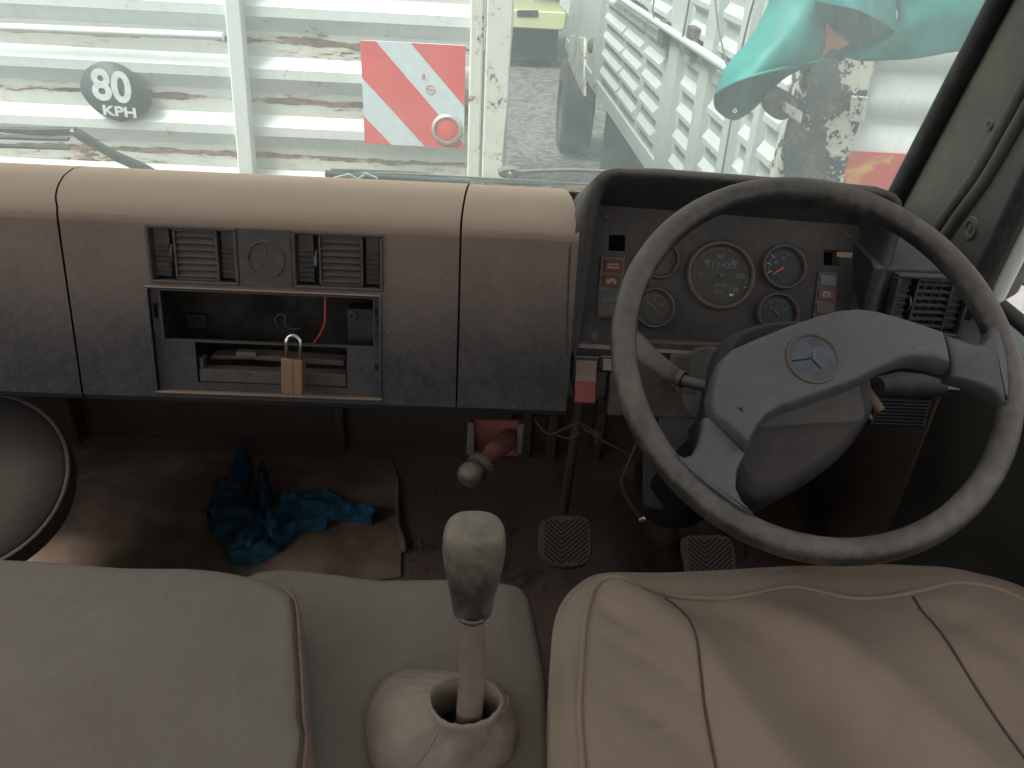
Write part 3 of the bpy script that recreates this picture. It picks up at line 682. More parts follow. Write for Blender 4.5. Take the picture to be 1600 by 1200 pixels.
wm = thing('windscreen_wiper', 'weathered windscreen wiper lying along the bottom of the glass in the middle', 'wiper', tuple(WS.P(.05, -.02, -.03)))
flatbar([(508, 271), (560, 276), (640, 280), (720, 285), (800, 288), (900, 293), (1000, 300)], [.010, .012, .012, .011, .011, .012, .010], -.022, .008, 'blade', M['wiper'], wm)
flatbar([(560, 270), (640, 272), (730, 277), (797, 281), (900, 287), (980, 292)], [.003, .004, .004, .004, .004, .003], -.034, .003, 'frame', M['loose'], wm, .0005)
flatbar([(516, 266), (570, 269), (645, 272), (700, 277)], [.004, .009, .008, .004], -.038, .006, 'frame', M['wiper'], wm)
flatbar([(790, 272), (830, 268), (870, 266), (910, 266), (950, 268), (1010, 274)], [.010, .008, .007, .006, .006, .006], -.045, .006, 'arm', M['loose'], wm, .002)
mb = MB(); mb.prism(WS, [WS.px(797 + 20 * math.cos(t), 271 + 9 * math.sin(t), -.045) for t in [2 * math.pi * i / 14 for i in range(14)]], -.052, -.043, .002, M['greycab']); mb.lathe(wp(797, 271, -.043), WS.n, [(.006, 0), (.0055, .006), (0, .009)], M['steel'], 16); mb.build('pivot', M['greycab'], wm)
for i, (x, y) in enumerate([(562, 272), (572, 276), (584, 273), (548, 277), (538, 274)]):
    pass
flatbar([(522, 278), (545, 274), (560, 280), (572, 272), (590, 279)], [.003, .007, .004, .006, .003], -.014, .002, 'peeled_paint', M['whitepaint'], wm, 0)
# ============================================================ DASHBOARD
db = thing('dashboard', 'wide dusty dashboard with air vents, empty radio slot and beige dust on its top', 'dashboard', (-.3, 1.2, 1.95))
DP = Fr((0, 1.05, 2.206), (1, 0, 0), (0, .05, .241)); PH = .264
topY = [(-.012, None), ]
prof2 = [(1.04756, 2.19425), (1.0502, 2.2030), (1.0555, 2.2100), (1.0645, 2.2152), (1.078, 2.2185), (1.10, 2.2203), (1.12, 2.2208), (1.16, 2.2195), (1.22, 2.2108), (1.28, 2.1962), (1.33, 2.180), (1.352, 2.164), (1.357, 2.13)]
def seamL(Y): t = max(0, (Y - 1.055) / .3); return -.582 - .085 * t ** .8
def seamR(Y): return -.037 + .006 * max(0, (Y - 1.05) / .3)
def panel(xa, xb, holes, name, gap=.0015):
    mb = MB(); y0_ = 1.05
    fa, fb = xa(1.0) + gap, xb(1.0) - gap
    plate_holes(mb, DP, fa, -PH, fb, -.012, holes, .004)
    rows = []
    for Y, z in prof2: rows.append([(xa(Y) + gap + (xb(Y) - xa(Y) - 2 * gap) * j / 24, Y, z) for j in range(25)])
    mb.grid(rows)
    zl = DP.P(0, -PH).z; lo = [(DP.P(0, -PH).y, zl), (.999, zl - .008), (1.004, zl - .013), (1.02, zl - .016), (1.06, zl - .016)]
    mb.grid([[(fa + (fb - fa) * j / 24, Y, z) for j in range(25)] for Y, z in lo])
    # rolled-in ends, so the seam reads as a real gap
    for X_, s in ((xa, 1), (xb, -1)):
        mb.grid([[(X_(Y) + s * gap, Y, z) for Y, z in prof2], [(X_(Y) + s * (gap + .001), Y + .004, z - .012) for Y, z in prof2]])
        x_ = X_(1) + s * gap; mb.face([DP.P(x_, -PH, 0), DP.P(x_, -.012, 0), DP.P(x_, -.012, -.015), DP.P(x_, -PH, -.015)])
    return mb.build(name, M['dash'], db, sharp=50)
VL = DP.rect(231, 353, 372, 444); VR = DP.rect(457, 366, 599, 452); RB = DP.rect(236, 453, 597, 622); EM = DP.rect(372, 362, 457, 446)
row = (min(VL[1], VR[1]), max(VL[3], VR[3]))
VL = (VL[0], row[0], VL[2], row[1]); VR = (VR[0], row[0], VR[2], row[1])
panel(lambda Y: XI0, seamL, [], 'dash_panel')
panel(seamL, seamR, [(VL[0] + .004, row[0] + .004, VL[2] - .004, row[1] - .004), (VR[0] + .004, row[0] + .004, VR[2] - .004, row[1] - .004), (RB[0] + .004, RB[1] + .004, RB[2] - .004, RB[3] - .004)], 'dash_panel')
panel(seamR, lambda Y: .128 - .008 * max(0, (Y - 1.06) / .3), [], 'dash_panel')
# inner core strips behind the seams
for s_ in (seamL, seamR):
    mb = MB()
    mb.grid([[(s_(Y) + dx, Y + .004, z - .008) for Y, z in [(1.004, 1.96)] + prof2] for dx in (-.02, .02)], M['black']); mb.build('seam_backing', M['black'], db)
def slats(mb, fr, u0, u1, v0, v1, n, w, th, ang=0, dep=.01, mat=None):
    for i in range(n):
        v = v0 + (v1 - v0) * (i + .5) / n
        f2 = Fr(fr.P(0, v, w), fr.u, fr.v * math.cos(ang) - fr.n * math.sin(ang))
        mb.box(f2, u0, -th / 2, u1, th / 2, -dep / 2, dep / 2, mat)
def air_vent(rc, fr, par, mat, pale_tab, name='air_vent', ang=-.6, side=6, nl=7, vert=0):
    u0, v0, u1, v1 = rc; W_, H_ = u1 - u0, v1 - v0
    mb = MB(); 
    t = .005
    for q in ((u0, v0, u1, v0 + t), (u0, v1 - t, u1, v1), (u0, v0 + t, u0 + t, v1 - t), (u1 - t, v0 + t, u1, v1 - t)): mb.box(fr, *q, -.02, .004, mat)
    v = mb.build('air_vent', mat, par, bevel=.0018)
    mb = MB(); mb.box(fr, u0 + t, v0 + t, u1 - t, v1 - t, -.05, -.02, M['black']); mb.build('vent_duct', M['black'], v)
    mb = MB(); mb.prism(Fr(fr.P(0, v0 + t, 0), fr.u, fr.n), [(u0 + t, -.02), (u1 - t, -.02), (u1 - t, .0), (u0 + t, .0)], .0, H_ * .05); mb.build('vent_sill', mat, v)
    a, b_, c, e = u0 + W_ * .05, u0 + W_ * .25, u0 + W_ * .30, u0 + W_ * .76
    mb = MB()
    for (x0, x1) in ((a, b_ - W_ * .03), (e + W_ * .04, u1 - W_ * .06)):
        mb.box(fr, x0, v0 + H_ * .10, x1, v1 - H_ * .08, -.02, -.010, mat); slats(mb, fr, x0, x1, v0 + H_ * .12, v1 - H_ * (.35 if side < 7 else .1), side, -.007, .0016, -.2, .006, mat)
    for x in (c, e): mb.box(fr, x - .0014, v0 + H_ * .1, x + .0014, v1 - H_ * .07, -.018, -.001, mat)
    mb.box(fr, c, v1 - H_ * .10, e, v1 - H_ * .06, -.018, -.002, mat); mb.box(fr, c, v0 + H_ * .07, e, v0 + H_ * .1, -.018, -.002, mat)
    mb.build('vent_side_grille', mat, v)
    mb = MB(); slats(mb, fr, c + .002, e - .002, v0 + H_ * .10, v1 - H_ * .10, nl, -.008, .0028 if not vert else .0022, ang, .012, mat)
    for i in range(vert): x = c + (e - c) * (i + 1) / (vert + 1); mb.box(fr, x - .0008, v0 + H_ * .1, x + .0008, v1 - H_ * .1, -.014, -.008, mat)
    mb.build('louvre', mat, v)
    mb = MB(); mb.box(fr, b_ - W_ * .005, v0 + H_ * .15, c - W_ * .035, v1 - H_ * .15, -.019, -.010, M['black']); x = (b_ + c) / 2 - W_ * .02
    vc = (v0 + v1) / 2
    mb.lathe(fr.P(x - W_ * .012, vc, -.012), fr.u, [(0, 0), (.013, 0), (.013, W_ * .024), (0, W_ * .024)], mat, 24)
    if pale_tab: mb.box(fr, x - W_ * .016, vc - .006, x + W_ * .016, vc + .006, .0, .003, M['greylamp'])  # pale grey block on the front of the thumbwheel
    mb.build('thumbwheel', mat, v); return v
air_vent(VL, DP, db, M['vent'], False)
air_vent(VR, DP, db, M['vent'], True)
# emblem between the vents
mb = MB(); mb.box(DP, EM[0] + .001, row[0], EM[2] - .001, row[1], .0003, .0022, M['vent']); em = mb.build('emblem_plate', M['vent'], db, bevel=.001)
cu, cv = DP.px(416, 405); rr = .0265
mb = MB(); mb.lathe(DP.P(cu, cv, .0022), DP.n, [(rr, 0), (rr * .97, .0026), (rr * .9, .0026), (rr * .87, -.0), (rr * .87, -.001)], M['vent'], 48)
for a in (90, 210, 330):
    ca, sa = math.cos(R(a)), math.sin(R(a)); l_ = rr * .86
    mb.prism(DP, [(cu - sa * rr * .16, cv + ca * rr * .16), (cu + ca * l_, cv + sa * l_), (cu + sa * rr * .16, cv - ca * rr * .16)], .0022, .0031)
mb.build('emblem', M['vent'], em)
# radio bay
mb = MB(); u0, v0, u1, v1 = RB
s1 = DP.rect(252, 461, 583, 537); s2 = DP.rect(305, 541, 541, 604)
for q in ((u0, v0, u1, v0 + .006), (u0, v1 - .004, u1, v1), (u0, v0 + .006, u0 + .004, v1 - .004), (u1 - .004, v0 + .006, u1, v1 - .004)): mb.box(DP, *q, -.012, .0035, M['dash'])
bay = mb.build('radio_bay', M['dash'], db, bevel=.002)
mb = MB(); plate_holes(mb, DP, u0 + .003, v0 + .003, u1 - .003, v1 - .003, [s1, s2, (s1[0] - .012, s1[1] + .03, s1[0] - .006, s1[3] - .02), (s1[2] + .005, s1[1] + .025, s1[2] + .010, s1[3] - .018)], .004, M['bay'], -.006)
for q in ((s1[0], s1[1] - .002, s1[2], s1[1] + .0), (s1[0], s1[3], s1[2], s1[3] + .002), (s1[0] - .002, s1[1], s1[0], s1[3]), (s1[2], s1[1], s1[2] + .002, s1[3])): mb.box(DP, *q, -.005, -.003, M['vent'])
mb.build('bay_plate', M['bay'], bay)
mb = MB()
for (x, y) in ((240, 512), (588, 530), (246, 568)):
    mb = MB(); a = DP.px(x, y); mb.lathe(DP.P(*a, -.006), DP.n, [(.0042, 0), (.004, .0015), (.0022, .0015), (.002, .0002), (0, .0002)], M['vent'], 18); mb.build('bay_screw', M['vent'], bay)
for (x, y) in ((587, 575), (247, 478), (586, 488)):
    mb = MB(); a = DP.px(x, y); mb.box(DP, a[0] - .002, a[1] - .005, a[0] + .002, a[1] + .005, -.0059, -.004, M['black']); mb.build('clip_slot', M['black'], bay)
# the cavity and what lies in it
mb = MB(); B = Fr(DP.P(0, 0, 0), (1, 0, 0), DP.v)
for (a0, b0, a1, b1, w0, w1) in ((u0 - .01, v0 - .005, u1 + .01, v1 + .005, -.135, -.13), (u0 - .014, v0, u0 - .01, v1, -.13, -.012), (u1 + .01, v0, u1 + .014, v1, -.13, -.012), (u0 - .01, v0 - .005, u1 + .01, v0 - .001, -.13, -.012), (u0, v1 + .001, u1, v1 + .005, -.13, -.012)):
    mb.box(DP, a0, b0, a1, b1, w0, w1, M['cavity'])
a = DP.px(545, 500, -.06); mb.box(DP, a[0], a[1] - .03, u1, a[1] + .02, -.09, -.05, M['fascia'])
a = DP.px(300, 500, -.06); mb.box(DP, a[0] - .03, a[1] - .03, a[0] + .0, a[1] - .008, -.13, -.12, M['fascia'])
mb.build('cavity', M['cavity'], bay)
mb = MB(); mb.tube(cat([DP.P(*DP.px(x, y, w), w) for x, y, w in ((508, 455, -.03), (508, 480, -.028), (507, 505, -.025), (500, 522, -.03), (490, 536, -.035))], 5), .0016, seg=8); mb.build('wire', M['redwire'], bay)
mb = MB(); mb.tube(cat([DP.P(*DP.px(x, y, w), w) for x, y, w in ((432, 508, -.05), (430, 497, -.045), (438, 491, -.04), (446, 495, -.045), (444, 505, -.05), (455, 514, -.055), (470, 513, -.06))], 5), .0013, seg=8); mb.build('wire', M['wire'], bay)
mb = MB(); a = DP.px(550, 492, -.048); mb.lathe(DP.P(*a, -.05), DP.n, [(.006, 0), (.006, .004), (.003, .004), (.003, 0)], M['vent'], 20); mb.build('bay_bolt', M['vent'], bay)
# tray in the lower slot
mb = MB(); mb.box(DP, s2[0] + .002, s2[1] + .001, s2[2] - .002, s2[1] + .020, -.032, -.008, M['vent'])
mb.box(DP, s2[0] + .002, s2[1] + .02, s2[0] + .008, s2[1] + .036, -.03, -.012, M['vent'])
mb.prism(DP, [(s2[0] + .01, s2[1] + .025), (s2[0] + .07, s2[1] + .027), (s2[0] + .13, s2[1] + .024), (s2[2] - .01, s2[1] + .022), (s2[2] - .01, s2[1] + .030), (s2[0] + .1, s2[1] + .034), (s2[0] + .01, s2[1] + .031)], -.07, -.04, mat=M['vent'])
mb.box(DP, s2[0] + .048, s2[1] + .032, s2[0] + .078, s2[1] + .040, -.05, -.035, M['pedal'])
mb.build('tray', M['vent'], bay, bevel=.0012)
# dust strip on the dash behind the right panel, flanked by the glass
mb = MB(); q = [atZ(735, 282, 2.200), atZ(762, 283, 2.2), atZ(800, 291, 2.197), atZ(900, 297, 2.19), atZ(960, 300, 2.19), atZ(950, 309, 2.19), atZ(880, 300, 2.198), atZ(800, 294, 2.2), atZ(737, 288, 2.203)]
strip = MB(); strip.prism(XY, [(p.x, p.y) for p in q], 2.180, 2.1985, mat=M['wood']); tag(strip.build('cardboard_strip', M['wood'], bevel=.0008), 'thin dusty cardboard strip wedged between dashboard top and windscreen', 'cardboard strip')
# front below the instruments, knee panel and underside
mb = MB()
mb.prism(Fr((0, 0, 0), (0, 1, 0), (0, 0, 1)), [(1.004, 1.935), (1.035, 2.05), (1.06, 2.05), (1.05, 1.93)], .19, .56, mat=M['dashdark'])
mb.build('lower_panel', M['dashdark'], db, bevel=.004)
mb = MB(); mb.bx(XI0, 1.05, 1.935, .6, 1.38, 1.943); mb.build('under_tray', M['dashdark'], db)
mb = MB(); q = [DP.px(x, y, .004) for x, y in ((1048, 552), (1140, 556), (1140, 610), (1060, 615), (1042, 590))]
mb.prism(DP, q, .001, .01, .002, M['pedal']); mb.build('knee_pad', M['pedal'], db, bevel=.002)
for k in range(12):
    mb = MB(); x = -1.2 + k * .11; mb.box(DP, x, -PH - .010, x + .02 + .02 * random.random(), -PH - .006, -.02, -.014, M['vent']); mb.build('clip', M['vent'], db)
# right hand end of the dash with its own vent
RV = Fr(atY(1440, 470, 1.035), (1, 0, 0), (0, .03, .2))
vr = RV.rect(1388, 428, 1506, 522)
mb = MB(); t0 = vr[3] + .004
mb.prism(Fr(RV.o, (0, 1, 0), (0, 0, 1)), [(.004, vr[1] - .02), (.012, t0), (.03, t0 + .006), (.3, t0 + .012), (.3, vr[1] - .05), (.02, vr[1] - .03)], vr[0] - .03, vr[2] + .004, mat=M['ventr'])
for v in mb.b.verts: pass
hold = mb.build('vent_housing', M['ventr'], db, bevel=.004)
mb = MB(); RV2 = Fr(RV.o + RV.n * .008, RV.u, RV.v)
e = air_vent((vr[0], vr[1], min(vr[2], XI1 - RV.o.x - .01), vr[3]), RV2, db, M['ventr'], False, side=7, nl=7, ang=-.15, vert=3)
mb.b.free()
mb = MB(); gp = Fr(atY(1405, 640, 1.06), (1, 0, 0), (0, .03, .2)); gr_ = gp.rect(1366, 622, 1448, 664)
slats(mb, gp, gr_[0], gr_[2], gr_[1], gr_[3], 8, 0, .0018, 0, .006, M['greylamp']); mb.box(gp, gr_[0] - .004, gr_[1] - .004, gr_[2] + .004, gr_[3] + .004, -.02, -.004, M['black'])
for x in (gr_[0], gr_[2]): mb.box(gp, x - .001, gr_[1], x + .001, gr_[3], -.002, .003, M['greylamp'])
mb.build('speaker_grille', M['ventr'], db)
# rocker switches
def switch(x, y, wpx, hpx, red, label):
    f = Fr(atY(x, y, 1.02), (1, 0, 0), (0, .03, .2)); a = f.rect(x - wpx / 2, y - hpx / 2, x + wpx / 2, y + hpx / 2)
    mb = MB(); mb.box(f, a[0] - .002, a[1] + (a[3] - a[1]) * .35, a[2] + .002, a[3] + .004, -.03, .0, M['dash']); s = mb.build('rocker_switch', M['dash'], db, bevel=.0015); s['label'] = label
    mb = MB(); f2 = Fr(f.P(0, 0, .0), f.u, f.v * .9 - f.n * .4)
    mb.box(f2, a[0], a[1] * .55, a[2], a[3], -.02, .012, M['dash'], .001); mb.build('rocker', M['dash'], s, bevel=.002)
    if red: mb = MB(); mb.box(f2, a[0] + .001, a[1] * 1.15, a[2] - .001, a[1] * .1, -.012, .014, M['redswitch'], .001); mb.build('lens', M['redswitch'], s, bevel=.002)
switch(914, 592, 36, 62, True, 'rocker switch with a red lens')
switch(949, 574, 20, 26, False, 'small grey rocker switch')
mb = MB()
for pts in ([(835, 655), (848, 672), (862, 678), (885, 668), (900, 660)], [(910, 668), (930, 680), (945, 690), (975, 705)], [(870, 680), (890, 685), (905, 676)], [(905, 660), (925, 672), (932, 690)]):
    mb.tube(cat([atY(x, y, 1.06 + .002 * i) for i, (x, y) in enumerate(pts)], 5), .0019, M['wire'], 8)
mb.build('loose_wire', M['wire'], db)
mb = MB(); mb.tube([atY(929, 672, 1.06), atY(935, 679, 1.06)], .006, seg=8); mb.build('connector', M['wire'], db, bevel=.001)
# ============================================================ INSTRUMENT CLUSTER
FP = Fr((0, 1.035, 2.04), (1, 0, 0), (0, .115, .17))
LP = Fr((0, 1.02, 2.03), (1, 0, 0), (0, .055, .26))
ic = thing('instrument_cluster', 'dusty instrument binnacle with five round gauges behind the steering wheel', 'instrument cluster', (.34, 1.1, 2.0))
lipo = [(899, 545), (904, 500), (912, 420), (920, 330), (925, 296), (932, 277), (946, 266), (965, 263), (1050, 268), (1150, 276), (1250, 284), (1340, 292), (1385, 297), (1400, 303), (1409, 315), (1411, 334), (1405, 370), (1388, 430), (1368, 495), (1358, 545)]
lipi = [(903, 545), (909, 500), (921, 420), (935, 338), (940, 307), (947, 291), (957, 281), (972, 277), (1050, 281), (1150, 289), (1250, 297), (1340, 305), (1376, 310), (1387, 314), (1394, 322), (1395, 337), (1389, 372), (1372, 430), (1353, 495), (1345, 545)]
fas = [(904, 540), (908, 500), (916, 425), (924, 355), (926, 338), (928, 328), (932, 322), (945, 321), (1050, 329), (1150, 337), (1250, 345), (1320, 350), (1334, 351), (1340, 352), (1343, 354), (1344, 362), (1340, 400), (1333, 440), (1326, 495), (1321, 552)]
lo_ = [LP.P(*LP.px(x, y, 0), 0) for x, y in lipo]; li_ = [LP.P(*LP.px(x, y, 0), 0) for x, y in lipi]
fa_ = [FP.P(*FP.px(x, y, .001), .001) for x, y in fas]
lf_ = [(a + b_) / 2 - Vector((0, .0045, 0)) for a, b_ in zip(lo_, li_)]
bk = []
cx_ = .345
for i, p in enumerate(lo_):
    t = i / (len(lo_) - 1)
    side = -1 if i < 7 else (1 if i > 12 else (p.x - cx_) / .2)
    hz = (p.z - 2.02) / .27
    bk.append(Vector((p.x + side * (.06 if side < 0 else .03), p.y + .2 if 6 < i < 14 else p.y + .06 + .16 * max(0, hz), p.z - .055 * hz)))
bk = [Vector((p.x, min(p.y, 1.335), p.z)) for p in bk]
for i, (x, y, Y) in enumerate([(886, 560, 0), (885, 500, 0), (887, 430, 0), (889, 388, 0), (884, 362, 1.09), (888, 332, 1.17), (900, 306, 1.27), (930, 288, 1.33)]):
    bk[i] = DP.P(*DP.px(x, y, .001), .001) if not Y else atY(x, y, Y)
md = [a.lerp(b_, .22 if i > 7 else .12) + Vector((0, 0, .003)) for i, (a, b_) in enumerate(zip(lo_, bk))]
mb = MB(); mb.grid([bk, md, lo_, lf_, li_, [a.lerp(b_, .3) for a, b_ in zip(li_, fa_)], fa_])
hd = mb.build('hood', M['hood'], ic, sharp=0)
mb = MB(); ends = [fa_[0], fa_[-1]]
sillF = [FP.P(*FP.px(x, y, 0), 0) for x, y in ((900, 535), (1000, 541), (1120, 548), (1330, 556))]
mb.grid([[p + Vector((0, .012, 0)) for p in sillF], [p + Vector((0, -.012, -.002)) for p in sillF], [p + Vector((0, -.012, -.012)) for p in sillF], [p + Vector((0, .012, -.05)) for p in sillF]]); mb.build('lower_rim', M['dash'], ic, sharp=20)
fo = FP.pxs([(903, 538), (927, 320), (1345, 351), (1322, 556)])
mb = MB(); h1 = FP.rect(951, 367, 977, 392); h2 = FP.rect(1287, 391, 1312, 415)
us_ = (fo[0][0], fo[3][0])
plate_holes(mb, FP, FP.px(903, 538)[0] - .004, fo[0][1], FP.px(1345, 400)[0] + .004, fo[1][1], [h1, h2], .006, M['fascia'])
fs = mb.build('fascia', M['fascia'], ic)
for h in (h1, h2): mb = MB(); mb.box(FP, h[0] - .004, h[1] - .004, h[2] + .004, h[3] + .004, -.04, -.035, M['black']); mb.build('socket', M['black'], ic)
mb = MB(); mb.box(Fr(FP.P(0, 0, -.004), FP.u, FP.v * .9 + FP.n * .3), h2[0] + .001, 0 + (h2[1] + h2[3]) / 2 - .0, h2[2] - .001, (h2[1] + h2[3]) / 2 + .007, -.002, .0, M['brass']); mb.build('contact', M['brass'], ic)
def gauge(x, y, rpx, label, dialm, kind):
    c = FP.px(x, y, .006); r = abs(FP.px(x + rpx, y, .006)[0] - c[0])
    g = MB(); o = FP.P(c[0], c[1], 0)
    g.lathe(o, FP.n, [(r, 0), (r, .007), (r * .96, .0095), (r * .89, .0095), (r * .85, .006), (r * .845, -.003)], M['bezel'], 56); G = g.build('gauge', M['bezel'], ic); G['label'] = label
    g = MB(); g.lathe(o, FP.n, [(0, .0015), (r * .87, .0015)], dialm, 48); g.build('dial', dialm, G)
    g = MB()
    if kind == 'speed':
        for i in range(49):
            a = R(225 - 270 * i / 48); L_ = .1 if i % 4 == 0 else .06
            f = Fr(FP.P(c[0] + math.cos(a) * r * .78, c[1] + math.sin(a) * r * .78, .002), FP.u * math.cos(a) + FP.v * math.sin(a), -FP.u * math.sin(a) + FP.v * math.cos(a))
            g.box(f, -r * L_ / 2, -.0004, r * L_ / 2, .0004, 0, .0003, M['tickw'] if i in (44, 42) else M['tick'])
        for i, s in enumerate(['', '20', '40', '60', '80', '100', '120']):
            if s: a = R(225 - 270 * i / 6); g.text(FP, c[0] + math.cos(a) * r * .56, c[1] + math.sin(a) * r * .56, .002, s, r * .2, M['tick'])
        g.text(FP, c[0], c[1] + r * .3, .002, '117423', r * .2, M['tick'], sx=1.5); g.text(FP, c[0], c[1] - r * .26, .002, 'km/h', r * .17, M['tick'])
        k = FP.px(1123, 455, .002)
        g.lathe(FP.P(k[0] - .003, k[1], .002), FP.n, [(.0028, 0), (.0036, 0), (.0036, .0003), (.0028, .0003)], M['tick'], 20, closed=True)
        for q in (-.0018, 0, .0018): g.box(FP, k[0] + .0016, k[1] + q - .0003, k[0] + .006, k[1] + q + .0003, .002, .0023, M['tick'])
        g.box(FP, k[0] + .016, k[1] - .0065, k[0] + .022, k[1] - .003, .002, .0023, M['tickw'])
    else:
        n = 13 if kind != 'dust' else 9
        for i in range(n):
            a = R(200 - 130 * i / (n - 1)) if kind == 'temp' else R(150 - 120 * i / (n - 1))
            big = i % 3 == 0
            f = Fr(FP.P(c[0] + math.cos(a) * r * .66, c[1] + math.sin(a) * r * .66, .002), FP.u * math.cos(a) + FP.v * math.sin(a), -FP.u * math.sin(a) + FP.v * math.cos(a))
            g.box(f, -r * (.1 if big else .05), -.0005, r * (.1 if big else .05), .0005, 0, .0003, M['tickw'] if kind in ('temp',) and i < 9 and big else M['tick'])
        if kind != 'dust':
            for i, s in enumerate(['0', '5', '10'] if kind != 'temp' else ['40', '80']):
                a = R(148 - 58 * i); g.text(FP, c[0] + math.cos(a) * r * .4, c[1] + math.sin(a) * r * .4, .002, s, r * .22, M['tick'])
            g.text(FP, c[0], c[1] - r * .62, .002, 'bar' if kind != 'temp' else 'C', r * .14, M['tick'])
    g.build('dial_marking', M['tick'], G)
    if kind != 'dust':
        aa = {'speed': 232, 'temp': 214, 'fuel': 130, 'air': 135}[kind]; a = R(aa)
        g = MB(); mt = M['needle'] if kind == 'temp' else M['bezel'] if kind == 'speed' else M['tick']
        f = Fr(FP.P(c[0], c[1], .0035), FP.u * math.cos(a) + FP.v * math.sin(a), -FP.u * math.sin(a) + FP.v * math.cos(a))
        L_ = .62 if kind == 'temp' else .55
        wd_ = .0016 if kind == 'temp' else .0006
        g.prism(f, [(0, -wd_), (r * L_, -wd_ * .5), (r * L_, wd_ * .5), (0, wd_)], 0, .0006, mat=mt); 
        if kind != 'temp': g.lathe(FP.P(c[0], c[1], .0015), FP.n, [(r * .08, 0), (r * .07, .004), (0, .0045)], M['bezel'], 20)
        g.build('needle', mt, G)
gauge(1127, 430, 54, 'large speedometer in the middle', M['dial'], 'speed')
gauge(1031, 405, 31, 'small gauge caked with dust, upper left', M['dial'], 'dust')
gauge(1023, 481, 32, 'small gauge, lower left', M['dial'], 'fuel')
gauge(1226, 417, 35, 'small gauge with an orange needle', M['dial2'], 'temp')
gauge(1216, 490, 33, 'small gauge half hidden by the wheel hub', M['dial2'], 'air')
for pts in ([(938, 400), (977, 402), (973, 500), (930, 498)], [(1277, 424), (1310, 426), (1302, 500), (1268, 498)]):
    u = FP.pxs(pts); mb = MB(); mb.prism(FP, u, .0003, .004, .0008, M['dashdark']); mb.build('lamp_frame', M['dashdark'], ic, bevel=.001)
def lamp(x, y, wd_, hh, mt, mark=None):
    a = FP.rect(x - wd_ / 2, y - hh / 2, x + wd_ / 2, y + hh / 2, .005); mb = MB(); mb.box(FP, a[0], a[1], a[2], a[3], .0035, .0062, mt, .0005); L_ = mb.build('warning_lamp', mt, ic, bevel=.0006)
    c = ((a[0] + a[2]) / 2, (a[1] + a[3]) / 2)
    if mark:
        mb = MB()
        if mark == 'text': mb.text(FP, c[0], c[1] + .0022, .0064, 'LOW OIL', .0042, M['peach']); mb.text(FP, c[0], c[1] - .0025, .0064, 'PRESSURE', .0042, M['peach'])
        elif mark == 'park':
            mb.text(FP, c[0], c[1], .0064, '((P))', .0085, M['peach'])
        elif mark == 'batt':
            for q in ((-.005, -.0032, .005, -.0026), (-.005, .0022, .005, .0028), (-.005, -.003, -.0044, .0026), (.0044, -.003, .005, .0026), (-.0036, .0028, -.0018, .0038), (.0018, .0028, .0036, .0038), (-.003, -.0004, -.001, .0002), (.001, -.0004, .003, .0002)): mb.box(FP, c[0] + q[0], c[1] + q[1], c[0] + q[2], c[1] + q[3], .0062, .0066, M['peach'])
        mb.build('symbol', M['peach'], L_)
lamp(958, 416, 28, 19, M['redplastic'], 'text'); lamp(955, 439, 28, 19, M['redplastic'], 'park'); lamp(951, 464, 28, 18, M['greylamp']); lamp(948, 486, 28, 18, M['dashdark'])
lamp(1294, 438, 26, 18, M['greylamp']); lamp(1291, 460, 26, 17, M['redplastic'], 'batt'); lamp(1288, 482, 26, 18, M['dashdark'])
for (x, y) in ((949, 338), (1325, 366), (928, 525)):
    c = FP.px(x, y); mb = MB(); mb.lathe(FP.P(*c, 0), FP.n, [(.0062, .0002), (.0058, .002), (.0036, .002), (.003, .0005), (0, .0005)], M['dashdark'], 24); mb.build('screw', M['dashdark'], ic)
# ============================================================ STEERING WHEEL AND COLUMN
WC = Vector((.377, .786, 2.172)); WP = Fr(WC, (1, 0, 0), (0, .783, .622)); WR = .22
sw = thing('steering_wheel', 'large grey two-spoke truck steering wheel with worn rim and round emblem on its pad', 'steering wheel', tuple(WC))
mb = MB(); mb.lathe(WC, WP.n, [(WR + .0148 * math.cos(a), .0158 * math.sin(a)) for a in [2 * math.pi * i / 20 for i in range(20)]], M['rim'], 128, closed=True); mb.build('rim', M['rim'], sw, sharp=0)
def sm(pts, n=4): return [(v.x, v.y) for v in cat([(x, y, 0) for x, y in pts], n, True)]
w_ = .012
sp1 = WP.pxs([(1112, 650), (1100, 652), (1097, 672), (1092, 694), (1084, 709), (1070, 714), (1052, 706), (1060, 722), (1082, 742), (1112, 766), (1148, 792), (1170, 806), (1180, 802), (1160, 782), (1151, 762), (1153, 735), (1166, 707)], w_)
mb = MB(); mb.prism(WP, sp1, 0, 0, steps=[(-.012, .003), (-.004, 0), (.008, 0), (.0125, .0015), (.015, .0045)]); mb.build('spoke', M['wheel'], sw, sharp=50)
sp2 = WP.pxs([(1474, 522), (1500, 530), (1522, 538), (1536, 538), (1545, 528), (1551, 505), (1564, 518), (1575, 560), (1578, 605), (1574, 634), (1568, 632), (1562, 620), (1552, 610), (1530, 601), (1486, 590), (1486, 578)], w_)
mb = MB(); mb.prism(WP, sp2, 0, 0, steps=[(-.014, .003), (-.006, 0), (.008, 0), (.0125, .0015), (.015, .0045)]); mb.build('spoke', M['wheel'], sw, sharp=50)
pad = [(1142, 546), (1185, 527), (1233, 508), (1275, 494), (1305, 486), (1335, 483), (1365, 487), (1400, 496), (1440, 509), (1471, 520), (1479, 548), (1484, 578), (1450, 569), (1430, 567), (1410, 569), (1383, 579), (1333, 604), (1267, 628), (1222, 643), (1196, 657), (1180, 676), (1167, 706), (1140, 680), (1108, 651), (1106, 620), (1114, 590), (1122, 565)]
pu = [Vector((*p_, 0)) for p_ in WP.pxs(pad, .018)]
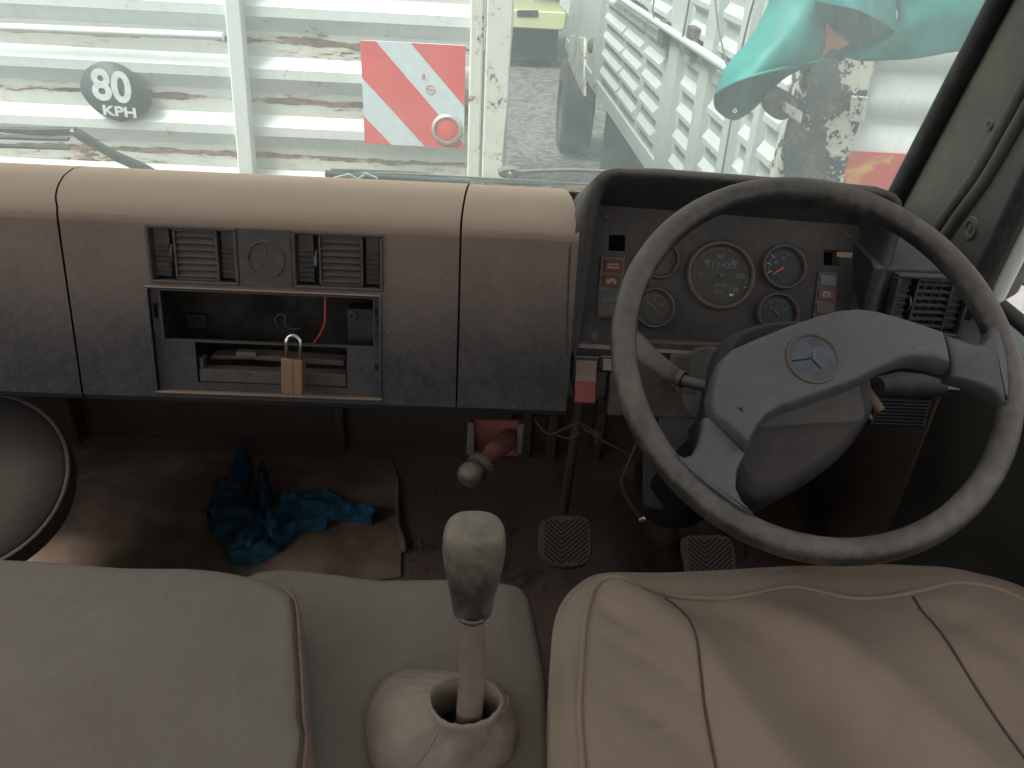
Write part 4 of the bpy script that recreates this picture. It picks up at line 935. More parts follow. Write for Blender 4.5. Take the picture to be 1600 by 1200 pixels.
mb = MB(); mb.prism(WP, [tuple(v[:2]) for v in pu], 0, 0, steps=[(-.008, .004), (-.004, .002), (.004, 0), (.018, .0012), (.025, .0035), (.0288, .006), (.0300, .0095)])
pd = mb.build('horn_pad', M['wheel'], sw, sharp=50)
cut = bpy.data.objects
e = WP.px(1270, 560, .03)
# round emblem in its recess
mb = MB(); mb.lathe(WP.P(e[0], e[1], .0298), WP.n, [(.0300, 0), (.0296, .0020), (.0285, .0024), (.0272, .0020), (.0262, .0006), (.0258, .0003), (.0258, 0)], M['hood'], 56); mb.build('emblem_ring', M['hood'], pd)
mb = MB(); ro = .0256; ec = e
mb.lathe(WP.P(ec[0], ec[1], .0298), WP.n, [(0, .0004), (ro, .0004)], M['silver'], 56)
for a in (78, 198, 318):     # three-pointed star, half of it lost under dirt
    ca, sa = math.cos(R(a)), math.sin(R(a)); b1, b2 = R(a + 60), R(a - 60)
    tip = (ec[0] + ca * ro * .98, ec[1] + sa * ro * .98)
    s_ = .14
    for q, mt in ((b1, M['silver']), (b2, M['silver'])):
        p1 = (ec[0] + math.cos(q) * ro * s_, ec[1] + math.sin(q) * ro * s_)
        pts = [WP.P(ec[0], ec[1], .0309), WP.P(*p1, .0303), WP.P(*tip, .0303)]
        mb.face(pts, mt)
mb.prism(WP, [(ec[0] - .006, ec[1] + .022), (ec[0] + .004, ec[1] + .012), (ec[0] + .013, ec[1] + .016), (ec[0] + .008, ec[1] + .0235)], .0302, .0306, mat=M['emblemdirt'])
mb.prism(WP, [(ec[0] - .002, ec[1] - .024), (ec[0] + .0, ec[1] - .016), (ec[0] + .011, ec[1] - .014), (ec[0] + .016, ec[1] - .019), (ec[0] + .006, ec[1] - .0245)], .0302, .0306, mat=M['emblemdirt'])
mb.tube([WP.P(ec[0] - .0235, ec[1] - .004, .0305), WP.P(ec[0] - .002, ec[1] - .0005, .0309), WP.P(ec[0] + .008, ec[1] - .0125, .0307)], .0007, M['black'], 6)
mb.build('emblem', M['silver'], pd, sharp=10)
# scuffs on the pad
for pts in ([(1422, 537), (1427, 543), (1433, 544), (1440, 540), (1437, 545), (1428, 546)], [(1152, 636), (1158, 641), (1162, 644), (1158, 640), (1161, 636)]):
    mb = MB(); mb.tube([WP.P(*WP.px(x, y, .0302), .0302) for x, y in pts], .0006, seg=5); mb.build('scuff', M['tick'] if pts[0][0] > 1300 else M['black'], pd)
# column and shroud behind the wheel
sc = thing('steering_column', 'dark steering column shroud with its stalks beneath the wheel', 'steering column', (.377, 1.3, 1.5))
def sect(w, u0, u1, v0, v1, r): return [WP.P(u, v, w) for u, v in rrect(u0, v0, u1, v1, r, 4)]
shr = [Vector((v.x, v.y)) for v in cat([(x, y, 0) for x, y in ((.066, .04), (.078, .005), (.080, -.04), (.070, -.064), (.030, -.110), (-.022, -.146), (-.066, -.165), (-.095, -.150), (-.108, -.09), (-.108, -.02), (-.085, .04), (0, .062))], 4, True)]
def sct(w, s, du=0, dv=0): return [WP.P(p.x * s + du, p.y * s + dv, w) for p in shr]
mb = MB(); S = [sct(-.028, .86), sct(-.034, .95), sct(-.045, 1), sct(-.075, 1), sct(-.085, .985), sct(-.09, .96), sct(-.16, .8, -.005, .0), sct(-.26, .55, -.01), sct(-.34, .4, -.01)]
mb.grid(S, wrap=True); mb.face(S[0][::-1]); mb.build('shroud', M['shroud'], sc, sharp=0)
mb = MB(); mb.prism(WP, sm([WP.px(x, y, -.024) for x, y in ()], 4) if False else [tuple(v[:2]) for v in cat([(*WP.px(x, y, -.024), 0) for x, y in ((1180, 668), (1200, 640), (1260, 600), (1335, 596), (1346, 612), (1352, 640), (1348, 658), (1330, 662), (1290, 664), (1230, 668))], 4, True)], 0, 0, steps=[(-.034, 0), (-.027, 0), (-.024, .003)]); mb.build('upper_shroud', M['shroud2'], sc)
mb = MB(); mb.lathe(WC - WP.n * .03, WP.n, [(0, .03), (.035, .03), (.04, .0), (.0, .0)], M['wheel'], 32); mb.build('hub', M['wheel'], sc)
for (x, y) in ((1322, 667), (1233, 758), (1212, 766), (1231, 782), (1250, 700)):
    mb = MB(); p_ = WP.px(x, y, -.0); o = None
# gaiter where the column meets the floor
ax = WP.n
mb = MB(); rows = []
for i in range(15):
    t = i / 14; w = -.33 - .36 * t; r = .05 + .03 * t + .004 * math.sin(i * 2.2)
    c = WC + ax * w
    rows.append([c + (WP.u * math.cos(q) * (1 + .1 * math.sin(3 * q + i * .5)) + WP.v * math.sin(q)) * r for q in [2 * math.pi * j / 28 for j in range(28)]])
mb.grid(rows, wrap=True); mb.build('gaiter', M['rubber'], sc, sharp=0)
# loose grey cover strips hanging beside the column
g = pxgrid([[(1062, 556, 1.03), (1045, 620, 1.04), (1010, 700, 1.08), (1005, 790, 1.14)], [(1090, 545, 1.0), (1085, 610, 1.0), (1075, 690, 1.04), (1060, 800, 1.12)], [(1140, 548, .98), (1130, 620, .97), (1160, 720, 1.02), (1180, 800, 1.10)]])
mb = MB(); mb.grid(wob(g, .01, 14)); mb.build('cover', M['loose'], sc, solid=.003, sharp=0)
mb = MB(); mb.tube(cat([atY(x, y, Y) for x, y, Y in ((1003, 668, 1.0), (992, 700, 1.0), (974, 742, 1.0), (972, 760, 1.0), (985, 788, 1.01), (1003, 812, 1.02))], 5), .0035, M['greycab'], seg=8, flat=.5); mb.lathe(atY(1003, 812, 1.015), (0, -1, .5), [(.007, 0), (.006, .005), (0, .007)], M['steel'], 16); mb.build('strap', M['greycab'], sc)
# left stalk
y0_ = .86
a = [atY(1112, 605, .85), atY(1090, 601, .86), atY(1062, 592, .88)]
mb = MB(); mb.tube(a, .0075, seg=14); mb.tube([atY(1068, 594, .877), atY(1060, 591, .882)], .0115, seg=14)
mb.tube(cat([atY(x, y, Y) for x, y, Y in ((1060, 590, .882), (1040, 578, .89), (1010, 555, .91), (985, 535, .93), (966, 520, .945))], 4), [.010, .011, .012, .0125, .013, .0135, .014, .0145, .015, .016, .017, .018, .0185, .019, .018, .017, .014][:17], seg=14, flat=.55)
mb.build('stalk', M['hood'], sc, label='left stalk with a flat paddle')
mb = MB(); mb.tube([atY(x, y, Y) for x, y, Y in ((1370, 604, .86), (1405, 600, .88), (1440, 603, .90), (1468, 606, .915))], [.012, .016, .016, .012], M['rubber'], seg=16); mb.tube([atY(1468, 606, .915), atY(1496, 609, .93)], .004, M['steel'], 10); mb.build('stalk', M['rubber'], sc, label='right stalk with a thin steel tip')
for a_, b_ in (((1356, 612), (1376, 642)), ((1347, 620), (1362, 655))):
    mb = MB(); mb.tube([atY(*a_, .86), atY(*b_, .84)], .006 if a_[0] > 1350 else .0035, seg=10, flat=.5); mb.build('key', M['brass'], sc)
for i, (x, y) in enumerate(((1321, 669), (1245, 706))):
    f = Fr(WC + WP.n * 0, WP.u, WP.n); 
    d_ = ray(x, y); a, b_ = WP.px(x, y, -.036); mb = MB(); mb.lathe(WP.P(a, b_, -.037), WP.n, [(.004, 0), (.003, .002), (0, .002)], M['steel'], 12); mb.build('shroud_screw', M['greylamp'], sc)
# ============================================================ AIR BRAKE LEVER under the dash
bl = thing('brake_hand_valve', 'round-knobbed brake valve on a red plate under the dashboard centre', 'hand valve', tuple(atY(775, 690, 1.08)))
BF = Fr(atY(775, 680, 1.07), (1, 0, 0), (0, .05, .2))
mb = MB(); a = BF.pxs([(733, 655), (819, 657), (816, 700), (806, 714), (745, 712), (731, 704)]); mb.prism(BF, a, -.006, 0, .001, M['redpaint']); mb.build('mounting_plate', M['redpaint'], bl, bevel=.002)
mb = MB()
for pts in ([(731, 655), (741, 655), (742, 700), (733, 706), (729, 702)], [(809, 657), (819, 657), (815, 702), (806, 708), (806, 700)]): mb = MB(); mb.prism(BF, BF.pxs(pts), -.005, .018); mb.build('bracket', M['greycab'], bl, bevel=.002)
mb = MB(); mb.tube(cat([atY(797, 684, 1.07), atY(785, 695, 1.04), atY(770, 707, 1.01), atY(756, 722, .985)], 4), [.017] * 5 + [.015] * 4 + [.012] * 4, seg=20); mb.build('stem', M['redpaint'], bl, sharp=0)
ka = (atY(734, 742, .955) - atY(756, 722, .985)).normalized(); kc = atY(752, 726, .982)
mb = MB(); prf = []
mb.lathe(kc, ka, [(.012, -.004), (.020, -.003), (.0215, .004), (.020, .010), (.014, .012)], M['hood'], 40)
for i in range(24):
    q = 2 * math.pi * i / 24; o1 = ka.orthogonal().normalized(); o2 = ka.cross(o1); pp_ = kc + (o1 * math.cos(q) + o2 * math.sin(q)) * .0212 + ka * .003
    mb.lathe(pp_ - ka * .004, ka, [(0, 0), (.0016, .001), (.0016, .007), (0, .008)], M['vent'], 6)
mb.build('collar', M['hood'], bl)
mb = MB(); mb.lathe(kc + ka * .006, ka, [(.012, 0), (.013, .006), (.017, .010), (.0195, .018), (.0195, .026), (.016, .034), (.009, .039), (0, .0405)], M['knob'], 40); mb.build('knob', M['hood'], bl, sharp=0)
# ============================================================ PADLOCK
pk = thing('padlock', 'brass padlock with steel shackle hooked over the bar below the empty radio slot', 'padlock', tuple(DP.P(*DP.px(456, 615, .018), .018)))
KF = Fr(DP.P(*DP.px(455, 588, .018), .018), Vector((.98, -.2, 0)), DP.v)
bo = KF.pxs([(438, 562), (471, 564), (472, 617), (440, 615)], .007)
a0, a1 = min(p[0] for p in bo) , max(p[0] for p in bo); b0, b1 = min(p[1] for p in bo), max(p[1] for p in bo)
mb = MB(); mb.box(KF, a0, b0, a1, b1, -.008, .007); mb.build('body', M['brass'], pk, bevel=.0022, seg=3)
mb = MB(); mb.prism(KF, [((a0 + a1) / 2 + .002, b0), ((a0 + a1) / 2 + .0032, b0), ((a0 + a1) / 2 + .0032, b1), ((a0 + a1) / 2 + .002, b1)], .0065, .0074, mat=M['seam']); mb.build('joint_line', M['seam'], pk)
mb = MB(); xl, xr = a0 + .006, a1 - .006; hh = KF.px(452, 524, 0)[1]; rr_ = (xr - xl) / 2
pts = [KF.P(xl, b1 - .002, -.0)] + [KF.P((xl + xr) / 2 - rr_ * math.cos(q), hh - rr_ + rr_ * math.sin(q), -.002 if q > .4 else 0) for q in [math.pi * i / 12 for i in range(13)]] + [KF.P(xr, b1 - .002, 0)]
mb.tube(pts, .0028, seg=14); mb.build('shackle', M['steel'], pk, sharp=0)
# ============================================================ FLOOR THINGS
cb = MB(); FZ = 1.4475
out = [(-80, 640), (100, 650), (250, 655), (540, 662), (612, 668), (616, 700), (620, 740), (618, 780), (622, 830), (627, 850), (626, 900), (300, 960), (-200, 960)]
pts = [atZ(x, y, FZ + .004) for x, y in out]; pts = [Vector((max(p.x, XI0 + .02), min(p.y, 1.52), p.z)) for p in pts]
cb.prism(XY, [(p.x, p.y) for p in pts], FZ + .0005, FZ + .0055); tag(cb.build('floor_mat', M['card'], bevel=.001), 'brown board mat on the passenger side floor, beneath the blue rag', 'floor mat')
mb = MB(); mb.tube(cat([atZ(x, y, FZ + .008) for x, y in ((621, 745), (620, 790), (623, 822), (629, 845), (631, 862))], 5), [.003] + [.006] * 12 + [.009] * 6 + [.008, .004], seg=8, flat=.6); o = mb.build('torn_strip', M['card'], sharp=0); tag(o, 'torn rolled strip along the right edge of the floor board', 'strip')
# blue rag
rg = MB()
def ribbon(px, wid, h, seed, n=9):
    C_ = cat([atZ(x, y, FZ + .006) for x, y in px], 6); W_ = cat([(w * .85, 0, 0) for w in wid], 6); rows = []
    for i, c in enumerate(C_):
        t = (C_[min(i + 1, len(C_) - 1)] - C_[max(i - 1, 0)]).normalized(); s = Vector((-t.y, t.x, 0)); r = []
        for j in range(n):
            q = (j / (n - 1) - .5) * 2; wv = W_[i].x / 2
            e = wv * q * (1 + .22 * noise.noise((i * .5, seed, q * 1.5)))
            z = (1 - abs(q) ** 2.2) * h * (.55 + .9 * abs(noise.noise((i * .35, q * 2.3, seed + 3)))) + .006 * noise.noise((i * .7, q * 5, seed + 9))
            r.append(c + s * e + Vector((0, 0, max(.001, z))))
        rows.append(r)
    rg.grid(rows)
ribbon([(378, 706), (378, 740), (368, 770), (350, 800), (330, 815)], [.03, .055, .07, .08, .03], .045, 1, 11)
ribbon([(352, 760), (365, 800), (385, 840), (380, 876)], [.06, .12, .12, .05], .05, 2, 13)
ribbon([(412, 742), (412, 780), (420, 810), (432, 840), (425, 866)], [.025, .05, .06, .06, .03], .055, 3, 9)
ribbon([(400, 820), (440, 806), (480, 797), (530, 802), (565, 806), (587, 818)], [.08, .075, .06, .06, .05, .03], .045, 4, 11)
ribbon([(360, 870), (390, 872), (430, 850), (470, 826), (512, 826)], [.03, .06, .06, .045, .02], .04, 5, 9)
ribbon([(440, 790), (470, 790), (500, 782), (540, 795)], [.03, .05, .05, .02], .04, 6, 9)
tag(rg.build('rag', M['cloth'], sharp=0, sub=1), 'crumpled blue rag lying on the floor board in front of the passenger seat', 'rag')
# round cushion at far left
rc_ = thing('round_stool', 'dusty dark round padded top with a piped edge at the far left of the footwell', 'stool', (-.82, .95, 1.45))
cc = atZ(-62, 748, 1.78); rx = abs(atZ(97, 748, 1.78).x - cc.x); ry = rx
cc = Vector((cc.x, cc.y, 1.78))
nn = Vector((.15, -.62, 1)).normalized()
mb = MB(); mb.lathe(cc - nn * .07, nn, [(0, 0), (rx * .96, .0), (rx, .02), (rx, .055), (rx * .95, .067), (rx * .6, .073), (0, .075)], M['stool'], 64); mb.build('cushion', M['stool'], rc_, sharp=0)
mb = MB(); mb.lathe(cc - nn * .07, nn, [(rx * .985 + .004 * math.cos(a), .06 + .004 * math.sin(a)) for a in [math.pi * i / 4 for i in range(8)]], M['hood'], 64, closed=True); mb.build('piping', M['hood'], rc_)
mb = MB(); mb.lathe((cc.x, cc.y, 1.45), (0, 0, 1), [(0, 0), (.12, 0), (.11, .02), (.03, .04), (.03, .28), (0, .28)], M['hood'], 32); mb.build('pedestal', M['hood'], rc_)
# pedals
def pedal(name, label, outl, z, arm):
    cs = [atZ(x, y, z) for x, y in outl]; c = sum(cs, Vector()) / len(cs)
    f = Fr(c, (1, 0, 0), (0, .8, .6)); P_ = [tuple(v[:2]) for v in cat([(*f.px(x, y), 0) for x, y in outl], 4, True)]
    t = thing(name, label, 'pedal', tuple(c)); mb = MB(); mb.prism(f, P_, -.012, 0, .001); mb.prism(f, P_, -.0005, .006, .003)
    mb.build('pad', M['pedal'], t, sharp=30)
    us = [p[0] for p in P_]; vs = [p[1] for p in P_]; u0, u1, v0, v1 = min(us), max(us), min(vs), max(vs); um = (u0 + u1) / 2 - .008
    mb = MB(); k = -6
    while k < 16:
        v = v0 + k * .0085; k += 1
        for s in (-1, 1):
            a_ = [(um, v), (um + s * (u1 - u0) * .5, v + (u1 - u0) * .42)]
            pt = []
            for q in range(9):
                x, y = a_[0][0] + (a_[1][0] - a_[0][0]) * q / 8, a_[0][1] + (a_[1][1] - a_[0][1]) * q / 8
                if u0 + .006 < x < u1 - .006 and v0 + .007 < y < v1 - .007: pt.append((x, y))
            if len(pt) > 2: mb.tube([f.P(*pt[0], .0055), f.P(*pt[-1], .0055)], .0016, seg=6)
    mb.build('tread', M['pedalg'], t)
    mb = MB(); mb.tube(cat([c - f.n * .012, c - f.n * .06 + Vector((0, .04, 0)), *[Vector(a) for a in arm]], 5), .011, seg=10); mb.build('arm', M['fire'], t, sharp=0)
pedal('clutch_pedal', 'worn square rubber pedal left of the steering column', [(848, 812), (880, 805), (914, 808), (923, 825), (924, 865), (910, 885), (870, 887), (845, 870), (842, 835)], 1.60, [(.2, 1.4, 1.55), (.22, 1.5, 1.7)])
pedal('brake_pedal', 'worn rubber pedal right of the steering column, half hidden by the driver seat', [(1066, 842), (1090, 836), (1130, 836), (1145, 850), (1150, 890), (1140, 915), (1100, 918), (1076, 905), (1070, 880)], 1.60, [(.45, 1.35, 1.55), (.46, 1.5, 1.7)])
mb = MB(); P_ = [atZ(x, y, 1.452) for x, y in ((880, 890), (930, 880), (990, 860), (1040, 880), (1010, 930), (900, 935))]; mb.prism(XY, [(p.x, p.y) for p in P_], 1.4485, 1.456); mb.build('floor_plate', M['pedal'], cab, bevel=.002)
mb = MB(); q0 = atZ(1030, 860, 1.47); mb.lathe((q0.x, q0.y, 1.448), (0, 0, 1), [(.06, 0), (.055, .03), (.035, .05), (.03, .1), (0, .1)], M['fire'], 24); mb.build('column_foot', M['fire'], cab)
# debris on the floor near the clutch
mb = MB()
for i in range(420):
    p_ = atZ(random.uniform(640, 1060), random.uniform(720, 930), 1.45); s_ = random.uniform(.001, .005) if i > 60 else random.uniform(.003, .008); q = random.random() * 3
    mb.tube([p_ + Vector((0, 0, .002)), p_ + Vector((math.cos(q) * s_ * 3, math.sin(q) * s_ * 3, .004 + s_))], s_ * .3, seg=5)
o = mb.build('floor_litter', M['pedal']); o['kind'] = 'stuff'; o['label'] = 'dry litter and grit scattered on the floor round the pedals'; o['category'] = 'litter'
# ============================================================ SEATS
def box_seat(name, label, outl, z, zb_, r, mat, parent_loc, top_h=.012):
    """outl: real (x, y) outline of the cushion top, rounded over an edge radius r"""
    t = thing(name, label, 'seat', parent_loc)
    O = [Vector((v.x, v.y)) for v in cat([(x, y, 0) for x, y in outl], 6, True)]; c = sum(O, Vector((0, 0))) / len(O)
    def ring(ins, zz):
        n = len(O); out = []
        for i in range(n):
            tg = (O[(i + 2) % n] - O[i - 2]).normalized(); nn_ = Vector((-tg.y, tg.x)); 
            if nn_.dot(c - O[i]) < 0: nn_ = -nn_
            p = O[i] + nn_ * ins; out.append(Vector((p.x, p.y, zz + (.003 * noise.noise((p.x * 12, p.y * 12, 1)) if zz > z - .05 else 0))))
        return out
    rows = [ring(.01, zb_), ring(0, zb_ + .02), ring(-.006, (z + zb_) / 2), ring(0, z - r)]
    for k in range(1, 6): q = k / 5 * math.pi / 2; rows.append(ring(r * (1 - math.cos(q)), z - r + r * math.sin(q)))
    last = rows[-1]
    for s in (.92, .8, .65, .5, .3, .12):
        rows.append([Vector((c.x + (p.x - c.x) * s, c.y + (p.y - c.y) * s, z + top_h * (1 - s ** 2) + .004 * noise.noise((p.x * s * 7, p.y * s * 7, 4)))) for p in last])
    mb = MB(); vs = mb.grid(rows, wrap=True); mb.b.faces.new(vs[-1]); o = mb.build('cushion', mat, t, sharp=0); return t, ring
P2 = lambda x, y, z: tuple(atZ(x, y, z)[:2])
zc = 1.85
a = [P2(350, 899, zc), P2(600, 899, zc), P2(760, 904, zc)]
t, ring = box_seat('middle_seat', 'low flat middle seat cushion in greyed vinyl, the gear lever standing on it', [(-.30, .735), a[1], (a[2][0], a[2][1] + .002), P2(805, 907, zc), P2(826, 925, zc), P2(838, 975, zc), P2(853, 1060, zc), P2(862, 1190, zc), (.092, .2), (-.30, .2), (-.33, .45)], zc, 1.55, .014, M['seat2'], (-.1, .45, 1.55), .004)
mb = MB(); rg_ = ring(-.001, zc - .012); L_ = len(rg_); mb.tube([p for p in rg_ if p.x > .02 and p.y > .3], .0022, seg=6); mb.build('seam', M['seam'], t)
zp = 1.92
t, ring = box_seat('passenger_seat', 'wide passenger seat cushion in dusty beige vinyl at the lower left', [(-.98, .695), (-.6, .698), P2(200, 876, zp), P2(330, 880, zp), P2(400, 893, zp), P2(452, 915, zp), P2(468, 940, zp), P2(474, 1010, zp), P2(480, 1110, zp), P2(480, 1195, zp), (-.135, .2), (-.5, .16), (-.98, .2), (-1.02, .45)], zp, 1.62, .02, M['seat2'], (-.5, .45, 1.62), .018)
rg_ = ring(.004, zp - .006); mb = MB(); pp2 = [p for p in rg_ if p.x > -.215 and p.y > .22]; 
mb.tube(pp2, .0028, M['piping'], 8); mb.build('piping', M['piping'], t, sharp=0)
mb = MB(); mb.tube([p + Vector((-.005, 0, .0035)) for p in rg_ if p.x > -.2 and .22 < p.y < .652], .0013, seg=6); mb.build('seam', M['seam'], t)
# driver seat: top panel inside the piping, boxing round it, wrinkled
zd = 1.955
ds_ = thing('driver_seat', 'beige driver seat cushion with curved piping and two long seams below the wheel', 'seat', (.34, .4, 1.6))
pip = [(-1, 1210), (911, 1210), (905, 1120), (908, 1040), (914, 970), (925, 925), (944, 905), (968, 903), (1000, 917), (1040, 931), (1090, 935), (1150, 934), (1200, 924), (1238, 918), (1280, 925), (1330, 936), (1380, 935), (1430, 926), (1480, 914), (1520, 913), (1570, 925), (1610, 948), (1660, 1000)][1:]
sil = [(872, 1210), (867, 1120), (866, 1040), (872, 975), (890, 935), (925, 906), (958, 899), (1000, 899), (1040, 899), (1090, 897), (1150, 894), (1195, 891), (1235, 889), (1280, 888), (1330, 886), (1380, 886), (1430, 888), (1480, 891), (1525, 900), (1580, 915), (1640, 945), (1700, 1000)]
n = 4
A = cat([atZ(x, y, zd) for x, y in pip], n); Bq = cat([atZ(x, y, zd - .022) for x, y in sil], n)
back = [(.62, .3), (.6, .18), (.45, .12), (.2, .12), (.10, .16), (.082, .28)]
A += cat([(A[-1].x, A[-1].y, zd)] + [(x, y, zd) for x, y in back] + [(A[0].x, A[0].y, zd)], 3)[1:-1]
Bq += cat([(Bq[-1].x, Bq[-1].y, zd - .03)] + [(x + (.02 if x > .4 else -.02), y - .02, zd - .03) for x, y in back] + [(Bq[0].x, Bq[0].y, zd - .03)], 3)[1:-1]
c = Vector((.345, .40, 0))
def wr(x, y): return 2.2 * wr0(x, y)
def wr0(x, y):
    """wrinkles and sag of the loose cover"""
    dx, dy = x - .34, y - .42
    z = -.012 * math.exp(-((dx * .9 + dy * .35 - .0) ** 2) / .0018) * max(0, 1 - abs(dy - .03) / .34)
    z += .007 * math.exp(-((dx - .10 + dy * .7) ** 2) / .0012) + .006 * math.exp(-((dx + .07 + dy * .45) ** 2) / .0009) * (dy > -.2)
    for k_, (cx, cy, sl2, am, wd2) in enumerate(((.14, .60, -1.1, .006, .00012), (.17, .53, -1.3, .004, .0001), (.16, .47, -1.1, .0035, .00008), (.27, .60, -1.2, .005, .0002), (.52, .58, -.9, .006, .0004), (.56, .52, -1.2, .004, .0003))):
        q = ((x - cx) * abs(sl2) + (y - cy)) ; z -= am * math.exp(-(q * q) / wd2) * math.exp(-((x - cx) ** 2 + (y - cy) ** 2) / .004)
    z += .004 * noise.noise((x * 9, y * 6, 2.2)) + .0016 * noise.noise((x * 26, y * 14, 5))
    return z
def crown(s): return .020 * (1 - s ** 3)
mb = MB(); SS = [1, .985, .96, .92, .87, .81, .74, .67, .6, .53, .46, .39, .32, .25, .18, .11, .05]
def top_z(x, y, s): return zd + crown(s) + wr(x, y) * (1 - s ** 6)
rows = []
A = [Vector((p.x, p.y, zd)) for p in A]
def loc(p, s): x, y = c.x + (p.x - c.x) * s, c.y + (p.y - c.y) * s; return Vector((x, y, top_z(x, y, s)))
for s in SS[::-1]: rows.append([loc(p, s) for p in A])
vs = mb.grid(rows, wrap=True); mb.b.faces.new(vs[0])
from mathutils.bvhtree import BVHTree
bmesh.ops.triangulate(mb.b, faces=mb.b.faces); bvh = BVHTree.FromBMesh(mb.b)
mb.build('top_panel', M['seat'], ds_, sharp=0)
mb = MB(); rows = [A, [a_.lerp(b_, .35) + Vector((0, 0, .006 + .002 * noise.noise(a_ * 20))) for a_, b_ in zip(A, Bq)], [a_.lerp(b_, .75) + Vector((0, 0, .005)) for a_, b_ in zip(A, Bq)], Bq,
    [c2 + (b_ - c2) * 1.015 for b_ in Bq for c2 in [Vector((c.x, c.y, b_.z - .03))]], [Vector((c.x + (b_.x - c.x) * 1.005, c.y + (b_.y - c.y) * .99, zd - .12)) for b_ in Bq], [Vector((c.x + (b_.x - c.x) * .97, c.y + (b_.y - c.y) * .95, 1.62)) for b_ in Bq]]
mb.grid(rows, wrap=True); mb.build('boxing', M['seat'], ds_, sharp=0)
mb = MB(); mb.tube([p + Vector((0, 0, .001)) for p in A] + [A[0]], .0028, seg=8, cap=False); mb.build('piping', M['seat'], ds_, sharp=0)
def surf(x, y):
    h = bvh.ray_cast(Vector((x, y, 3)), Vector((0, 0, -1)))[0]
    return h.z if h else zd
for px_ in ([(1040, 930), (1066, 958), (1082, 1005), (1090, 1060), (1100, 1120), (1112, 1180), (1124, 1240)], [(1430, 926), (1447, 958), (1475, 1005), (1505, 1055), (1540, 1110), (1575, 1165), (1610, 1220)]):
    L_ = cat([atZ(x, y, zd + .01) for x, y in px_], 6); mb = MB(); mb.tube([Vector((p.x, p.y, surf(p.x, p.y) + .0002)) for p in L_], .0015, seg=6); mb.build('seam', M['seam'], ds_, sharp=0)
# ============================================================ GEAR LEVER
gl = thing('gear_lever', 'tall gear lever with worn two-tone knob and loose beige boot', 'gear lever', tuple(atZ(735, 1150, 1.86)))
kb = Vector(atY(740, 880, .52)); base = atZ(725, 1125, 1.88)
top = atY(740, 820, .52); 
axk = (atY(742, 817, .520) - atY(738, 962, .516)).normalized()
low = atY(738, 958, .517)
hk = (atY(742, 817, .520) - low).length; kw = .0275
prof = [(0, .60, .5), (.03, .66, .56), (.22, .74, .64), (.4, .86, .76), (.6, .97, .88), (.78, 1.0, .95), (.9, .93, .9), (.965, .75, .75), (.992, .45, .45), (1, .0, .0)]
ru = Vector((1, 0, 0)); rv = axk.cross(ru).normalized(); 
P_ = cat([(h, a_, b_) for h, a_, b_ in prof], 4); rows = []
for q in P_:
    h, a_, b_ = q; a_ = max(a_, .02); b_ = max(b_, .02); r_ = []
    for j in range(36):
        t = 2 * math.pi * j / 36; sx, sy = math.cos(t), math.sin(t); k_ = (abs(sx) ** 2.6 + abs(sy) ** 2.6) ** (-1 / 2.6)
        r_.append(low + axk * hk * h + ru * sx * k_ * kw * a_ + rv * sy * k_ * kw * .88 * b_ + rv * .002)
    rows.append(r_)
mb = MB(); vs = mb.grid(rows, wrap=True); mb.b.faces.new(vs[0][::-1]); mb.b.faces.new(vs[-1])
kn = mb.build('knob', M['knob'], gl, sharp=0)
bx_ = atY(733, 1116, .50)
mb = MB(); mb.tube([low + axk * .02, low, atY(738, 1000, .513), atY(738, 1060, .507), bx_, bx_ + (bx_ - atY(738, 1060, .507)) * 1.5], [.0112, .0112, .0125, .0128, .0128, .012], seg=24); mb.build('lever', M['lever'], gl, sharp=0)
# clear worn collar at the foot of the knob
mb = MB(); mb.lathe(low - axk * .001, axk, [(.0115, -.002), (.0145, -.001), (.0150, .002), (.0135, .004)], M['knob'], 28); mb.build('collar', M['knob'], gl, sharp=0)
for i, pts in enumerate(([(697, 868), (698, 878), (701, 882)], [(703, 865), (707, 873), (711, 871), (709, 880)], [(716, 895), (721, 903), (726, 906)], [(711, 955), (716, 960), (722, 962)], [(717, 948), (723, 952)])):
    mb = MB(); mb.tube([atY(x, y, .4945 + .0004 * i) for x, y in pts], .0006, seg=5); 
    mb.b.free()
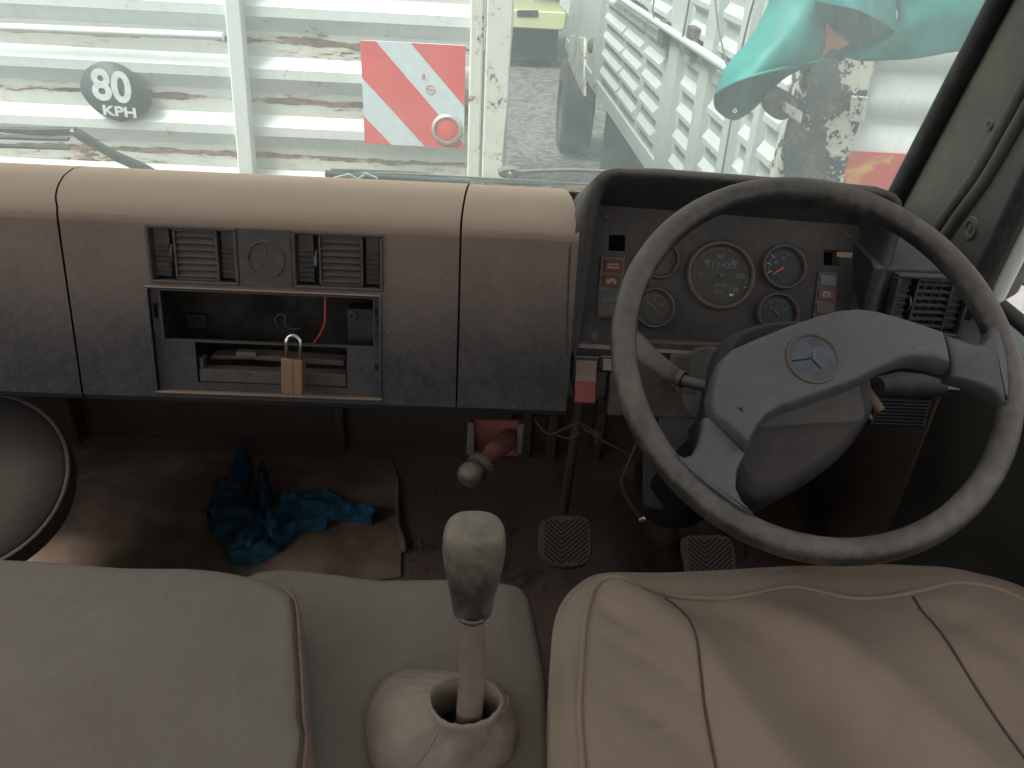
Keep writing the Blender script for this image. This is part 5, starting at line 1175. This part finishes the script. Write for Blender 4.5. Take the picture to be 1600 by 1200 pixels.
# boot
op = [(672, 1092), (682, 1072), (705, 1060), (735, 1058), (760, 1066), (778, 1082), (782, 1100), (765, 1122), (735, 1133), (705, 1132), (682, 1118)]
O1 = cat([atZ(x, y, 1.925) for x, y in op], 5, True)
fl = [(572, 1150), (575, 1105), (600, 1062), (640, 1046), (690, 1050), (745, 1062), (785, 1075), (806, 1160), (770, 1195), (690, 1225), (595, 1215)]
O2 = cat([atZ(x, y, 1.862) for x, y in fl], 5, True)
co = sum(O1, Vector()) / len(O1); rows = []
m_ = len(O1)
rows.append([co + (p - co) * .93 + Vector((0, 0, -.05)) for p in O1]); rows.append([co + (p - co) * .95 + Vector((0, 0, -.006)) for p in O1])
for k_, (s, dz) in enumerate(((.97, .0), (1.0, .0022), (1.05, .002), (1.09, -.002), (1.07, -.006), (1.05, -.009))):
    rows.append([co + (p - co) * s + Vector((0, 0, dz + .002 * noise.noise(p * 60 + Vector((k_, 0, 0)))+ .0012 * math.sin(i * 1.9) * (k_ > 0))) for i, p in enumerate(O1)])
b0 = rows[-1]
for t in (.12, .28, .45, .62, .78, .92, 1):
    q = []
    for i, (a_, b_) in enumerate(zip(b0, O2)):
        p = a_.lerp(b_, t); p.z = a_.z + (b_.z - a_.z) * (t ** .95); fold = .016 * noise.noise((i / m_ * 9, 7.7, t * 1.4)) * math.sin(math.pi * t) + .003 * math.sin(i * 1.9) * (1 - t) ** 3
        q.append(p + (p - Vector((co.x, co.y, p.z))).normalized() * (fold + .002 * math.sin(math.pi * t)))
    rows.append(q)
rows.append([Vector((p.x, p.y, 1.853)) for p in O2])
mb = MB(); mb.grid(rows, wrap=True); bt = mb.build('boot', M['boot'], gl, sharp=0)
for i_, s in ((48, 1), (31, 1), (12, 1)):
    mb = MB(); mb.tube([rows[k_][i_ % m_] + Vector((0, 0, .0008)) for k_ in range(6, len(rows) - 1)], .0016, seg=6); mb.build('boot_seam', M['boot'], bt, sharp=0)
# ============================================================ DOOR MIRROR outside the side window
mr = thing('door_mirror', 'dark folded mirror arm outside the driver side window', 'mirror', tuple(atX(1580, 430, .86)))
MF = Fr((.86, 0, 0), (0, -1, 0), (0, 0, 1))
ppoly(MF, [(1563, 415), (1590, 412), (1640, 420), (1640, 445), (1590, 446), (1560, 440)], -.02, .02, 'mirror_housing', M['rubber'], mr, .006)
mb = MB(); mb.tube([atX(1565, 436, .86), atX(1545, 455, .80), atX(1535, 468, .75)], .007, seg=10); mb.build('arm', M['rubber'], mr)
